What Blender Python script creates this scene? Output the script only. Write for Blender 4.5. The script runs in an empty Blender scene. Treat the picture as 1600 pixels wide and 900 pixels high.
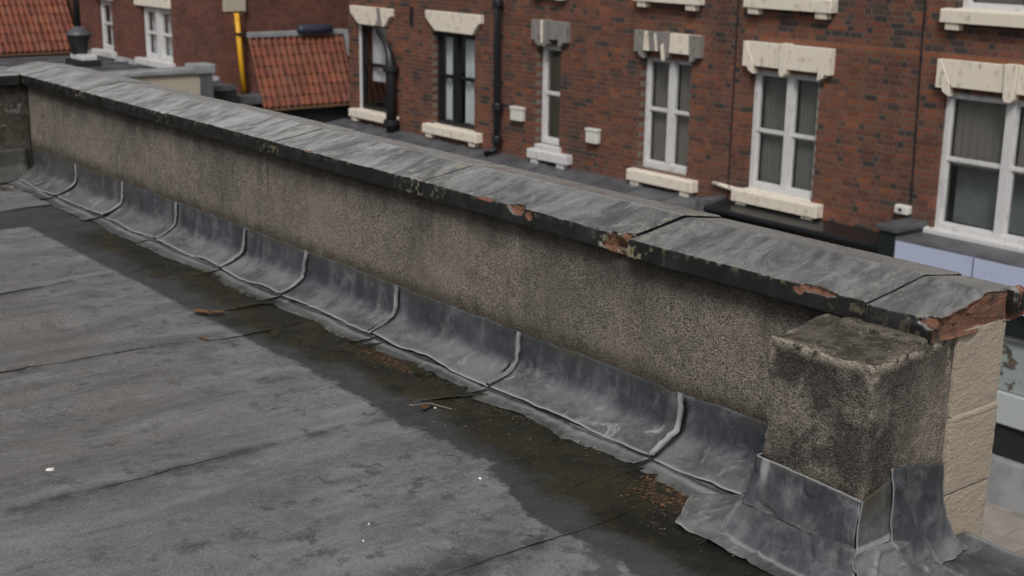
import bpy, math, random
import numpy as np
from mathutils import Matrix, Vector

# ------------------------------------------------------------------ camera, sky, sun, exposure
S = bpy.context.scene
COL = S.collection
# eye level is z = 0; x runs along the parapet (towards the viewer's right), y towards the street
PITCH, ROLL, YAW, FPX = math.radians(14.977), math.radians(-.8826), math.radians(38.6), 2102.5
_fw = Vector((-math.cos(YAW), math.sin(YAW), 0)); _rt = Vector((math.sin(YAW), math.cos(YAW), 0)); _up = Vector((0, 0, 1))
_Z = _fw*math.cos(PITCH) - _up*math.sin(PITCH); _Y = _fw*math.sin(PITCH) + _up*math.cos(PITCH)
_CX = math.cos(ROLL)*_rt - math.sin(ROLL)*_Y; _CY = math.sin(ROLL)*_rt + math.cos(ROLL)*_Y
cam = bpy.data.cameras.new('camera'); camo = bpy.data.objects.new('camera', cam); COL.objects.link(camo)
camo.matrix_world = Matrix(((_CX.x, _CY.x, -_Z.x, 0), (_CX.y, _CY.y, -_Z.y, 0), (_CX.z, _CY.z, -_Z.z, 0), (0, 0, 0, 1)))
cam.sensor_width = 36; cam.lens = FPX/1600*36; cam.clip_start = .05; cam.clip_end = 500
cam.dof.use_dof = True; cam.dof.focus_distance = 4.3; cam.dof.aperture_fstop = 4.8
S.camera = camo
SUN_EL, SUN_AZ = math.radians(47), math.radians(138)     # azimuth clockwise from +y
W = bpy.data.worlds.new('World'); S.world = W; W.use_nodes = True
wn = W.node_tree; wn.nodes.clear()
sky = wn.nodes.new('ShaderNodeTexSky'); sky.sky_type = 'NISHITA'; sky.sun_disc = False
sky.sun_elevation = SUN_EL; sky.sun_rotation = SUN_AZ; sky.air_density = 1.2; sky.dust_density = 6; sky.ozone_density = 1
hsv = wn.nodes.new('ShaderNodeHueSaturation'); hsv.inputs['Saturation'].default_value = .16
bg = wn.nodes.new('ShaderNodeBackground'); bg.inputs['Strength'].default_value = .07
wo = wn.nodes.new('ShaderNodeOutputWorld')
wn.links.new(sky.outputs[0], hsv.inputs['Color']); wn.links.new(hsv.outputs[0], bg.inputs['Color']); wn.links.new(bg.outputs[0], wo.inputs[0])
sl = bpy.data.lights.new('sun', 'SUN'); sl.energy = 1.5; sl.angle = math.radians(14); sl.color = (1, .97, .93)
so = bpy.data.objects.new('sun', sl); COL.objects.link(so)
sd = Vector((math.sin(SUN_AZ)*math.cos(SUN_EL), math.cos(SUN_AZ)*math.cos(SUN_EL), math.sin(SUN_EL)))
so.rotation_euler = sd.to_track_quat('Z', 'Y').to_euler(); so.location = (0, -5, 12)
S.view_settings.view_transform = 'Standard'; S.view_settings.look = 'None'
S.view_settings.exposure = 0.17; S.view_settings.gamma = 1; S.view_settings.use_curve_mapping = False

# ------------------------------------------------------------------ helpers
rng = random.Random(7); nr = np.random.default_rng(7)
def _hash(i, j, k, s):
    h = (i.astype(np.int64)*374761393 + j.astype(np.int64)*668265263 + k.astype(np.int64)*2147483647 + s*1274126177) & 0xffffffff
    h = ((h ^ (h >> 13))*1274126177) & 0xffffffff
    return ((h ^ (h >> 16)) & 0xffff)/32767.5 - 1
def vn(p, sc=1., seed=0):
    p = np.asarray(p, float)*sc; i = np.floor(p); f = p - i; f = f*f*(3-2*f); i = i.astype(np.int64)
    x, y, z = i[..., 0], i[..., 1], i[..., 2]; r = 0
    for a in (0, 1):
        for b in (0, 1):
            for c in (0, 1):
                w = (f[..., 0] if a else 1-f[..., 0])*(f[..., 1] if b else 1-f[..., 1])*(f[..., 2] if c else 1-f[..., 2])
                r = r + w*_hash(x+a, y+b, z+c, seed)
    return r
def fbm(p, sc=1., oc=4, seed=0):
    r = 0; a = 1.
    for o in range(oc): r = r + a*vn(p, sc*2**o, seed+o*17); a *= .5
    return r/1.6
def ss(a, b, x): t = np.clip((x-a)/(b-a), 0, 1); return t*t*(3-2*t)

WT = {}                                     # world translation of every object made here
def _link(o, parent, wt):
    COL.objects.link(o); pw = Vector((0, 0, 0))
    if parent: o.parent = parent; pw = WT[parent]
    WT[o] = Vector(wt); o.location = Vector(wt) - pw
    return o
def tag(o, label, cat, group=None):
    o['label'] = label; o['category'] = cat
    if group: o['group'] = group
    return o
def thing(name, label, cat, loc=(0, 0, 0), group=None):
    o = bpy.data.objects.new(name, None); o.empty_display_size = .2
    return tag(_link(o, None, loc), label, cat, group)

class MB:
    def __init__(s): s.v = []; s.f = []; s.c = []; s.col = None
    def add(s, v, f):
        n = len(s.v); s.v += [tuple(p) for p in v]; s.f += [tuple(i+n for i in q) for q in f]
        if s.col is not None: s.c += [s.col]*len(v)
        return s
    def box(s, x0, x1, y0, y1, z0, z1):
        return s.add([(x0, y0, z0), (x1, y0, z0), (x1, y1, z0), (x0, y1, z0), (x0, y0, z1), (x1, y0, z1), (x1, y1, z1), (x0, y1, z1)],
                     [(3, 2, 1, 0), (4, 5, 6, 7), (0, 1, 5, 4), (1, 2, 6, 5), (2, 3, 7, 6), (3, 0, 4, 7)])
    def prism(s, poly, y0, y1):             # polygon in (x, z), extruded in y
        n = len(poly); v = [(p[0], y0, p[1]) for p in poly] + [(p[0], y1, p[1]) for p in poly]
        f = [tuple(range(n)), tuple(range(2*n-1, n-1, -1))] + [(i, i+n, (i+1) % n+n, (i+1) % n) for i in range(n)]
        return s.add(v, f)
    def prismx(s, poly, x0, x1):            # polygon in (y, z), extruded in x
        n = len(poly); v = [(x0, p[0], p[1]) for p in poly] + [(x1, p[0], p[1]) for p in poly]
        f = [tuple(range(n)), tuple(range(2*n-1, n-1, -1))] + [(i, i+n, (i+1) % n+n, (i+1) % n) for i in range(n)]
        return s.add(v, f)
    def ring(s, x0, x1, z0, z1, t, y0, y1):
        v = [(x, y, z) for y in (y0, y1) for (x, z) in ((x0, z0), (x1, z0), (x1, z1), (x0, z1), (x0+t, z0+t), (x1-t, z0+t), (x1-t, z1-t), (x0+t, z1-t))]
        f = []
        for k in range(4):
            j = (k+1) % 4; f += [(k, j, 4+j, 4+k), (8+j, 8+k, 12+k, 12+j), (j, k, 8+k, 8+j), (4+k, 4+j, 12+j, 12+k)]
        return s.add(v, f)
    def tube(s, pts, r, n=10):
        pts = [Vector(p) for p in pts]; rs = r if isinstance(r, (list, tuple)) else [r]*len(pts); v = []; f = []
        for i, p in enumerate(pts):
            d = (pts[min(i+1, len(pts)-1)] - pts[max(i-1, 0)]).normalized()
            a = d.orthogonal().normalized() if abs(d.z) < .9 else Vector((1, 0, 0)); a = (a - d*a.dot(d)).normalized(); b = d.cross(a)
            for k in range(n):
                t = 2*math.pi*k/n; v.append(p + (a*math.cos(t) + b*math.sin(t))*rs[i])
        for i in range(len(pts)-1):
            for k in range(n): f.append((i*n+k, i*n+(k+1) % n, (i+1)*n+(k+1) % n, (i+1)*n+k))
        f += [tuple(range(n-1, -1, -1)), tuple(range((len(pts)-1)*n, len(pts)*n))]
        return s.add(v, f)
    def lathe(s, c, prof, n=16):            # prof: (radius, z)
        v = []; f = []
        for r, z in prof:
            for k in range(n): t = 2*math.pi*k/n; v.append((c[0]+r*math.cos(t), c[1]+r*math.sin(t), z))
        for i in range(len(prof)-1):
            for k in range(n): f.append((i*n+k, i*n+(k+1) % n, (i+1)*n+(k+1) % n, (i+1)*n+k))
        f += [tuple(range(n-1, -1, -1)), tuple(range((len(prof)-1)*n, len(prof)*n))]
        return s.add(v, f)
    def mesh(s, name, fixn=True):
        me = bpy.data.meshes.new(name); me.from_pydata(s.v, [], s.f); me.update()
        if s.c:
            a = me.attributes.new('col', 'FLOAT_COLOR', 'POINT'); a.data.foreach_set('color', np.array([(*c, 1) for c in s.c], dtype=np.float32).ravel())
        if fixn:
            import bmesh
            bm = bmesh.new(); bm.from_mesh(me); bmesh.ops.recalc_face_normals(bm, faces=bm.faces); bm.to_mesh(me); bm.free()
        return me
def put(name, mb, mat, parent=None, smooth=False, bevel=0, fixn=True):
    me = mb.mesh(name, fixn) if isinstance(mb, MB) else mb
    if mat and not me.materials: me.materials.append(mat)
    if smooth: me.polygons.foreach_set('use_smooth', [True]*len(me.polygons))
    o = _link(bpy.data.objects.new(name, me), parent, (0, 0, 0))
    if bevel:
        m = o.modifiers.new('bevel', 'BEVEL'); m.width = bevel; m.segments = 2; m.limit_method = 'ANGLE'; m.angle_limit = math.radians(40)
    return o
def inst(name, me, parent, loc, rot=None):
    o = _link(bpy.data.objects.new(name, me), parent, loc)
    if rot: o.rotation_euler = rot
    return o
def arrmesh(name, V, Q, mat, attrs=None, smooth=True):
    V = np.asarray(V, dtype=np.float32).reshape(-1, 3); me = bpy.data.meshes.new(name)
    me.from_pydata(V.tolist(), [], Q if isinstance(Q, list) else Q.tolist())
    for k, a in (attrs or {}).items():
        at = me.attributes.new(k, 'FLOAT', 'POINT'); at.data.foreach_set('value', np.asarray(a, dtype=np.float32).ravel())
    me.update(); me.materials.append(mat)
    if smooth: me.polygons.foreach_set('use_smooth', [True]*len(me.polygons))
    return me
def quads(nu, nv, wrap=False, off=0):
    i, j = np.meshgrid(np.arange(nu-1), np.arange(nv if wrap else nv-1), indexing='ij'); j2 = (j+1) % nv
    return np.stack([i*nv+j, (i+1)*nv+j, (i+1)*nv+j2, i*nv+j2], -1).reshape(-1, 4) + off
def solid(o, t, off=-1):
    m = o.modifiers.new('solidify', 'SOLIDIFY'); m.thickness = t; m.offset = off
    return o

# ------------------------------------------------------------------ node materials
class NM:
    def __init__(s, name):
        s.m = bpy.data.materials.new(name); s.m.use_nodes = True; s.t = s.m.node_tree; s.t.nodes.clear()
        s.out = s.t.nodes.new('ShaderNodeOutputMaterial'); s._co = None
    def n(s, typ, **kw):
        nd = s.t.nodes.new('ShaderNode'+typ)
        for k, v in kw.items(): setattr(nd, k, v)
        return nd
    def set(s, sock, v):
        if v is None: return
        if isinstance(v, bpy.types.NodeSocket): s.t.links.new(v, sock)
        elif isinstance(v, (tuple, list)) and sock.type == 'RGBA': sock.default_value = (*v[:3], 1)
        else: sock.default_value = v
    @property
    def co(s):
        if s._co is None: s._co = s.n('TexCoord').outputs['Object']
        return s._co
    def map(s, scale=(1, 1, 1), rot=(0, 0, 0), loc=(0, 0, 0), vec=None):
        m = s.n('Mapping'); s.set(m.inputs['Vector'], vec or s.co); m.inputs['Scale'].default_value = scale; m.inputs['Rotation'].default_value = rot; m.inputs['Location'].default_value = loc
        return m.outputs[0]
    def noise(s, sc, det=4, rough=.55, vec=None, dist=0):
        x = s.n('TexNoise'); s.set(x.inputs['Vector'], vec or s.co); x.inputs['Scale'].default_value = sc; x.inputs['Detail'].default_value = det
        x.inputs['Roughness'].default_value = rough; x.inputs['Distortion'].default_value = dist
        return x.outputs[0]
    def vor(s, sc, vec=None, feat='F1', out='Distance', rnd=1):
        x = s.n('TexVoronoi', feature=feat); s.set(x.inputs['Vector'], vec or s.co); x.inputs['Scale'].default_value = sc; x.inputs['Randomness'].default_value = rnd
        return x.outputs[out]
    def math(s, op, a, b=None, c=None, clamp=False):
        x = s.n('Math', operation=op, use_clamp=clamp); s.set(x.inputs[0], a); s.set(x.inputs[1], b)
        if c is not None: s.set(x.inputs[2], c)
        return x.outputs[0]
    def ramp(s, a, lo, hi, olo=0., ohi=1.):
        x = s.n('MapRange', interpolation_type='SMOOTHSTEP'); s.set(x.inputs[0], a)
        for i, v in enumerate((lo, hi, olo, ohi)): s.set(x.inputs[i+1], v)
        return x.outputs[0]
    def mix(s, f, a, b, blend='MIX'):
        x = s.n('Mix', data_type='RGBA', blend_type=blend); s.set(x.inputs[0], f); s.set(x.inputs[6], a); s.set(x.inputs[7], b)
        return x.outputs[2]
    def xyz(s, vec=None):
        x = s.n('SeparateXYZ'); s.set(x.inputs[0], vec or s.co); return x.outputs
    def attr(s, name, out='Fac'):
        return s.n('Attribute', attribute_name=name).outputs[out]
    def bump(s, h, st, dist=.01, nrm=None):
        b = s.n('Bump'); s.set(b.inputs['Height'], h); s.set(b.inputs['Strength'], st); b.inputs['Distance'].default_value = dist
        if nrm: s.set(b.inputs['Normal'], nrm)
        return b.outputs[0]
    def bsdf(s, col, rough=.8, nrm=None, spec=.5, metal=0, **kw):
        p = s.n('BsdfPrincipled'); s.set(p.inputs['Base Color'], col); s.set(p.inputs['Roughness'], rough); s.set(p.inputs['Specular IOR Level'], spec); s.set(p.inputs['Metallic'], metal)
        if nrm: s.set(p.inputs['Normal'], nrm)
        s.t.links.new(p.outputs[0], s.out.inputs[0]); s.p = p
        return s.m
def V3(a): return (a, a, a)

def m_paint(name, col, dirt=(.12, .10, .08), amt=.5, rough=.55):
    m = NM(name); n = m.noise(9, 5); st = m.noise(5, 4, vec=m.map((6, 6, .8))); fine = m.noise(90, 3)
    d = m.math('MULTIPLY', m.ramp(m.math('MULTIPLY', n, st), .26, .46), amt)
    c = m.mix(d, col, dirt); c = m.mix(m.math('MULTIPLY', fine, .12), c, tuple(x*.6 for x in col))
    return m.bsdf(c, rough, m.bump(m.noise(60, 4), .15, .004))
M = {}
M['cream'] = m_paint('cream_painted_stone', (.72, .655, .555), (.20, .15, .10), .7, .65)
M['white'] = m_paint('white_window_paint', (.60, .595, .595), (.24, .21, .18), .5, .4)
M['greyst'] = m_paint('grey_weathered_stone', (.215, .20, .185), (.09, .08, .07), .8, .9)
M['black'] = m_paint('black_gloss_paint', (.012, .013, .015), (.03, .03, .03), .5, .3)
M['blackgreen'] = m_paint('green_black_paint', (.012, .02, .02), (.03, .03, .03), .4, .35)
M['iron'] = m_paint('black_cast_iron', (.013, .014, .017), (.05, .045, .04), .5, .42)
M['plastic'] = m_paint('white_vent_plastic', (.64, .63, .59), (.3, .27, .22), .5, .5)
M['lilac'] = m_paint('lilac_sign_panel', (.45, .495, .66), (.38, .42, .57), .4, .35)
M['yellow'] = m_paint('yellow_pipe_paint', (.70, .36, .015), (.25, .13, .02), .5, .45)
M['creamrender'] = m_paint('cream_render', (.42, .38, .30), (.2, .17, .13), .6, .9)
M['mint'] = m_paint('mint_shop_panel', (.43, .465, .46), (.28, .30, .295), .4, .4)
M['dark'] = m_paint('dark_interior', (.012, .012, .013), (.02, .02, .02), .3, .8)
M['curtain'] = m_paint('pale_curtain', (.62, .65, .67), (.4, .42, .43), .3, .9)
M['blind'] = m_paint('taupe_blind', (.20, .182, .16), (.135, .122, .106), .4, .8)
M['blind2'] = m_paint('grey_green_blind', (.165, .168, .148), (.11, .112, .10), .4, .8)
M['wood'] = m_paint('brown_timber', (.16, .09, .05), (.06, .04, .03), .5, .7)

def m_glass():
    m = NM('window_glass'); f = m.n('LayerWeight')
    nb = m.bump(m.noise(3.5, 2), .12, .01); fac = m.math('MULTIPLY_ADD', m.math('POWER', f.outputs['Facing'], 4.), .85, .08)
    t = m.n('BsdfTransparent'); t.inputs[0].default_value = (.95, .96, .96, 1)
    g = m.n('BsdfGlossy'); g.inputs['Roughness'].default_value = .03; m.set(g.inputs['Normal'], nb)
    x = m.n('MixShader'); m.set(x.inputs[0], fac); m.t.links.new(t.outputs[0], x.inputs[1]); m.t.links.new(g.outputs[0], x.inputs[2])
    m.t.links.new(x.outputs[0], m.out.inputs[0]); return m.m
M['glass'] = m_glass()

def m_brick():
    m = NM('clay_brick'); c = m.attr('col', 'Color'); n = m.noise(22, 5, .65); f = m.noise(150, 3)
    c = m.mix(m.ramp(n, .35, .75, 0, .55), c, m.mix(.5, c, (.03, .025, .022)))
    c = m.mix(m.math('MULTIPLY', f, .16), c, (.18, .13, .10))
    big = m.noise(.9, 5, .65); gm = m.n('NewGeometry').outputs['Position']; so = m.noise(.55, 6, .7, m.map((1.6, 1, .5), vec=gm)); c = m.mix(m.ramp(so, .48, .68, 0, .5), c, (.04, .03, .027))
    return m.bsdf(c, .88, m.bump(n, .3, .006), .3)
M['brick'] = m_brick()
def m_mortar():
    m = NM('lime_mortar'); n = m.noise(4, 4)
    return m.bsdf(m.mix(n, (.115, .097, .081), (.185, .158, .131)), .95)
M['mortar'] = m_mortar()
def m_bricktex(name, c1, c2, mo):
    m = NM(name); x = m.xyz(); v = m.n('CombineXYZ'); m.set(v.inputs[0], m.math('ADD', x[0], x[1])); m.set(v.inputs[1], x[2])
    b = m.n('TexBrick'); m.set(b.inputs['Vector'], v.outputs[0]); b.inputs['Scale'].default_value = 1; b.inputs['Brick Width'].default_value = .225
    b.inputs['Row Height'].default_value = .075; b.inputs['Mortar Size'].default_value = .006; b.inputs['Mortar Smooth'].default_value = .3; b.inputs['Bias'].default_value = -.1
    m.set(b.inputs['Color1'], c1); m.set(b.inputs['Color2'], c2); m.set(b.inputs['Mortar'], mo)
    c = m.mix(m.ramp(m.noise(1.6, 4), .35, .7, 0, .5), b.outputs[0], (.05, .03, .025)); c = m.mix(m.ramp(m.noise(9, 3), .4, .75, 0, .4), c, (.2, .085, .05))
    return m.bsdf(c, .9, m.bump(m.math('SUBTRACT', 1., b.outputs['Fac']), .5, .008), .3)
M['farbrick'] = m_bricktex('old_red_brickwork', (.17, .062, .045), (.10, .04, .032), (.085, .065, .055))

def m_roughcast():
    m = NM('pebbledash_render'); x = m.xyz()
    nz3 = m.n('TexNoise'); nz3.inputs['Scale'].default_value = 90; m.set(nz3.inputs['Vector'], m.co); wv = m.n('VectorMath', operation='MULTIPLY_ADD'); m.t.links.new(nz3.outputs['Color'], wv.inputs[0]); wv.inputs[1].default_value = (.006,)*3; m.set(wv.inputs[2], m.co); wc = wv.outputs[0]; v1 = m.vor(225, wc, out='Color'); d1 = m.vor(225, wc); s1 = m.xyz(v1)
    big = m.noise(2.2, 5, .6); mid = m.noise(14, 5, .65); fine = m.noise(260, 2)
    c = m.mix(s1[0], (.165, .145, .123), (.45, .40, .345)); c = m.mix(m.ramp(s1[1], .90, .96), c, (.43, .385, .33)); c = m.mix(m.ramp(s1[2], .90, .96), c, (.045, .04, .035))
    c = m.mix(m.ramp(d1, .42, .8, 0, .7), c, (.05, .043, .036))
    c = m.mix(m.ramp(mid, .46, .72, 0, .5), c, (.115, .10, .083)); c = m.mix(m.ramp(big, .42, .66, 0, .4), c, (.33, .285, .235))
    # run-off streaks below the coping, damp and algae above the lead
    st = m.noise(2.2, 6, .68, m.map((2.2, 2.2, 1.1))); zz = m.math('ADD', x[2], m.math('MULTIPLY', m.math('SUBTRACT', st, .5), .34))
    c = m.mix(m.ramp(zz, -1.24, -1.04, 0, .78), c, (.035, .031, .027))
    zb = m.math('ADD', x[2], m.math('MULTIPLY', m.math('SUBTRACT', mid, .5), .16))
    c = m.mix(m.ramp(zb, -1.40, -1.485, 0, .78), c, (.05, .042, .026))
    run = m.math('MULTIPLY', m.ramp(m.noise(3.1, 6, .74, m.map((4.5, 4.5, .42), loc=(3, 1, 0))), .55, .68), m.ramp(x[0], -4.5, -7.5, .35, .85)); c = m.mix(run, c, (.045, .037, .03)); c = m.mix(m.ramp(m.noise(55, 4, .7), .66, .70, 0, .8), c, (.03, .026, .022))
    c = m.mix(m.ramp(m.noise(1.3, 6, .7, m.map(loc=(2, 2, 9))), .50, .66, 0, .42), c, (.085, .075, .064))
    # soot on the pier and grime toward its foot
    px = m.ramp(x[0], -2.44, -2.33); py = m.ramp(x[1], 2.97, 2.88)
    pn = m.math('MULTIPLY', m.ramp(m.noise(5, 6, .7), .40, .56), m.ramp(m.math('ADD', x[0], m.math('MULTIPLY', m.noise(7, 4), .2)), -2.27, -2.15, .25, 1.))
    side = m.ramp(x[1], 3.16, 3.02)
    pm = m.math('MULTIPLY', m.math('MULTIPLY', px, m.math('MAXIMUM', py, m.math('MULTIPLY', side, .55))), pn)
    nz = m.xyz(m.n('NewGeometry').outputs['Normal'])[2]
    pm = m.math('MULTIPLY', pm, m.ramp(nz, .75, .3))
    c = m.mix(m.math('MULTIPLY', pm, .84), c, m.mix(s1[0], (.014, .013, .011), (.085, .075, .064)))
    # worn arris: clean sandy cement shows
    wear = m.math('MULTIPLY', m.math('MULTIPLY', m.attr('edge'), m.ramp(x[2], -1.20, -1.10, .08, 1.)), m.ramp(m.noise(26, 4, .7), .36, .52)); c = m.mix(m.math('MULTIPLY', wear, .95), c, (.50, .44, .36))
    tp = m.ramp(nz, .6, .9); c = m.mix(m.math('MULTIPLY', tp, .28), c, (.30, .26, .205)); c = m.mix(m.math('MULTIPLY', tp, m.ramp(m.noise(13, 6, .75), .43, .56, 0, .85)), c, (.055, .048, .036)); c = m.mix(m.math('MULTIPLY', tp, m.ramp(m.noise(42, 5, .75), .60, .66, 0, .7)), c, (.50, .45, .38))
    h = m.math('ADD', m.math('MULTIPLY', m.math('SUBTRACT', .6, d1), .9), m.math('ADD', m.math('MULTIPLY', fine, .4), m.math('MULTIPLY', mid, .5)))
    return m.bsdf(c, .93, m.bump(h, 1., .008), .25)
M['roughcast'] = m_roughcast()

def m_coping():
    m = NM('black_glazed_coping'); rnd = m.n('ObjectInfo').outputs['Random']
    off = m.n('CombineXYZ'); m.set(off.inputs[0], m.math('MULTIPLY', rnd, 40.)); va = m.n('VectorMath', operation='ADD'); m.set(va.inputs[0], m.co); m.t.links.new(off.outputs[0], va.inputs[1]); vec = va.outputs[0]
    x = m.xyz(); nz = m.xyz(m.n('NewGeometry').outputs['Normal'])[2]; top = m.ramp(nz, .55, .85)
    rot = m.map((1, 1, 1), (0, 0, math.radians(-14)), vec=vec)
    streak = m.noise(3.0, 8, .76, m.map((2.4, .9, 1), vec=rot), .5); fines = m.noise(7, 6, .72, m.map((3.2, .9, 1), vec=rot), .4); mott = m.noise(24, 5, .7, vec); big = m.noise(2.6, 4, .6, vec)
    c = m.mix(m.ramp(streak, .36, .66), (.068, .067, .067), (.165, .163, .162)); c = m.mix(m.ramp(fines, .52, .66, 0, m.ramp(x[0], -2.4, -5.5, .22, .55)), c, (.42, .415, .41)); c = m.mix(m.ramp(m.noise(46, 5, .75, m.map((1.6, .7, 1), vec=rot)), .54, .66, 0, .35), c, (.33, .325, .32)); c = m.mix(m.ramp(mott, .50, .72, 0, .5), c, (.06, .058, .057))  # pale streaks: worn patches and painted wet sheen, stronger on far stones
    # sky sheen painted as paler colour on stones further from the pier, in streaks
    sheen = m.math('MULTIPLY', m.ramp(x[0], -3.2, -6.4, .18, 1.), m.ramp(m.math('MULTIPLY_ADD', fines, .5, streak), .62, .90)); c = m.mix(m.math('MULTIPLY', sheen, .8), c, m.mix(mott, (.32, .315, .31), (.66, .65, .645))); c = m.mix(m.ramp(x[0], -3.6, -6.4, 0, .22), c, (.36, .35, .34))
    # limewash-like bloom along the ridge line and near the joints
    rd = m.math('ABSOLUTE', m.math('SUBTRACT', x[1], 3.302)); c = m.mix(m.math('MULTIPLY', m.ramp(rd, .0065, .002), m.ramp(fines, .3, .5, .1, .8)), c, (.40, .39, .37))
    bk = m.ramp(x[1], 3.30, 3.34, 0, .42); c = m.mix(bk, c, m.mix(mott, (.28, .27, .25), (.46, .44, .415)))
    front = m.mix(m.ramp(m.noise(10, 5, .65, vec), .45, .7), (.006, .006, .006), (.014, .014, .014)); front = m.mix(m.ramp(m.noise(40, 4, .7, vec), .66, .74, 0, .5), front, (.07, .068, .06))
    alg = m.ramp(m.noise(3.5, 5, .7, vec), .60, .70); front = m.mix(m.math('MULTIPLY', alg, .6), front, (.036, .036, .020))
    c = m.mix(top, front, c)
    lich = m.math('MULTIPLY', m.attr('lichen'), m.ramp(m.noise(30, 5, .7, vec), .54, .60)); c = m.mix(m.math('MULTIPLY', lich, .85), c, m.mix(m.noise(70, 2, vec=vec), (.24, .225, .11), (.42, .39, .26)))
    # splashes
    dv = m.vor(7.5, vec); c = m.mix(m.math('MULTIPLY', m.math('MULTIPLY', top, m.ramp(m.math('ADD', dv, m.math('MULTIPLY', mott, .16)), .15, .12)), .7), c, (.42, .40, .34))
    clay = m.mix(m.noise(35, 5, .7, vec), (.10, .042, .027), (.25, .112, .062)); clay = m.mix(m.ramp(m.noise(16, 4, .6, vec), .48, .66, 0, .9), clay, (.045, .028, .021)); clay = m.mix(m.ramp(m.noise(50, 3, .6, vec), .62, .7, 0, .7), clay, (.45, .30, .12))
    ch = m.ramp(m.attr('chip'), .35, .65); c = m.mix(ch, c, clay)
    ro = m.ramp(streak, .38, .60, .46, .16); ro = m.math('ADD', ro, m.math('MULTIPLY', m.math('SUBTRACT', mott, .5), .3)); ro = m.math('MULTIPLY_ADD', m.math('SUBTRACT', 1., top), .15, ro)
    ro = m.math('MULTIPLY_ADD', ch, .5, ro, clamp=True)
    h = m.math('ADD', m.math('MULTIPLY', mott, .6), m.math('ADD', m.math('MULTIPLY', fines, .5), m.math('MULTIPLY', m.noise(120, 3, .6, vec), m.math('MULTIPLY_ADD', ch, 1.6, .35))))
    return m.bsdf(c, ro, m.bump(h, m.math('MULTIPLY_ADD', ch, .5, .2), .006), .75)
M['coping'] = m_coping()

def m_lead():
    m = NM('weathered_lead'); rnd = m.n('ObjectInfo').outputs['Random']
    off = m.n('CombineXYZ'); m.set(off.inputs[0], m.math('MULTIPLY', rnd, 30.)); va = m.n('VectorMath', operation='ADD'); m.set(va.inputs[0], m.co); m.t.links.new(off.outputs[0], va.inputs[1]); vec = va.outputs[0]
    x = m.xyz(); big = m.noise(3.2, 5, .6, vec); st = m.noise(4, 5, .65, m.map((5, 5, .7), vec=vec)); fine = m.noise(70, 4, .7, vec); cl = m.noise(8, 6, .7, vec, 1.2)
    c = m.mix(m.ramp(big, .35, .68), (.031, .034, .042), (.064, .069, .081)); c = m.mix(m.ramp(st, .48, .72, 0, .42), c, (.165, .168, .175)); c = m.mix(m.ramp(st, .48, .30, 0, .5), c, (.034, .035, .039)); bt = m.noise(6.5, 6, .74, vec, .6); c = m.mix(m.ramp(bt, .50, .64, 0, .42), c, (.19, .195, .20)); c = m.mix(m.ramp(bt, .46, .34, 0, .45), c, (.038, .039, .043)); sc = m.noise(30, 5, .8, vec, 1.5); c = m.mix(m.ramp(sc, .60, .70, 0, .35), c, (.27, .275, .28))
    # white carbonate bloom where water sits on the bend
    bl = m.math('MULTIPLY', m.ramp(cl, .55, .68), m.math('MULTIPLY', m.attr('bloom'), m.ramp(m.noise(2.2, 3, .5, vec), .42, .58))); c = m.mix(m.math('MULTIPLY', m.attr('bloom'), m.ramp(m.math('MULTIPLY_ADD', fine, .4, big), .55, .85, .15, .7)), c, (.20, .205, .203)); c = m.mix(m.math('MULTIPLY', bl, .7), c, (.36, .37, .37))
    c = m.mix(m.math('MULTIPLY', m.attr('mud'), m.ramp(m.noise(9, 5, .7, vec), .36, .56)), c, (.060, .055, .040))
    c = m.mix(m.math('MULTIPLY', m.attr('rim'), .85), c, m.mix(fine, (.26, .265, .27), (.46, .47, .475))); c = m.mix(m.math('MULTIPLY', m.attr('lap_shade'), .93), c, (.010, .010, .009))  # near-black lines paint the shade at lap edges and under the cover edge
    ro = m.math('ADD', m.ramp(big, .3, .7, .52, .36), m.math('MULTIPLY', m.math('SUBTRACT', fine, .5), .3))
    return m.bsdf(c, ro, m.bump(m.math('ADD', m.math('MULTIPLY', cl, .9), m.math('ADD', m.math('MULTIPLY', bt, 1.2), m.math('MULTIPLY', fine, .25))), .45, .008), .55)
M['lead'] = m_lead()

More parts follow.
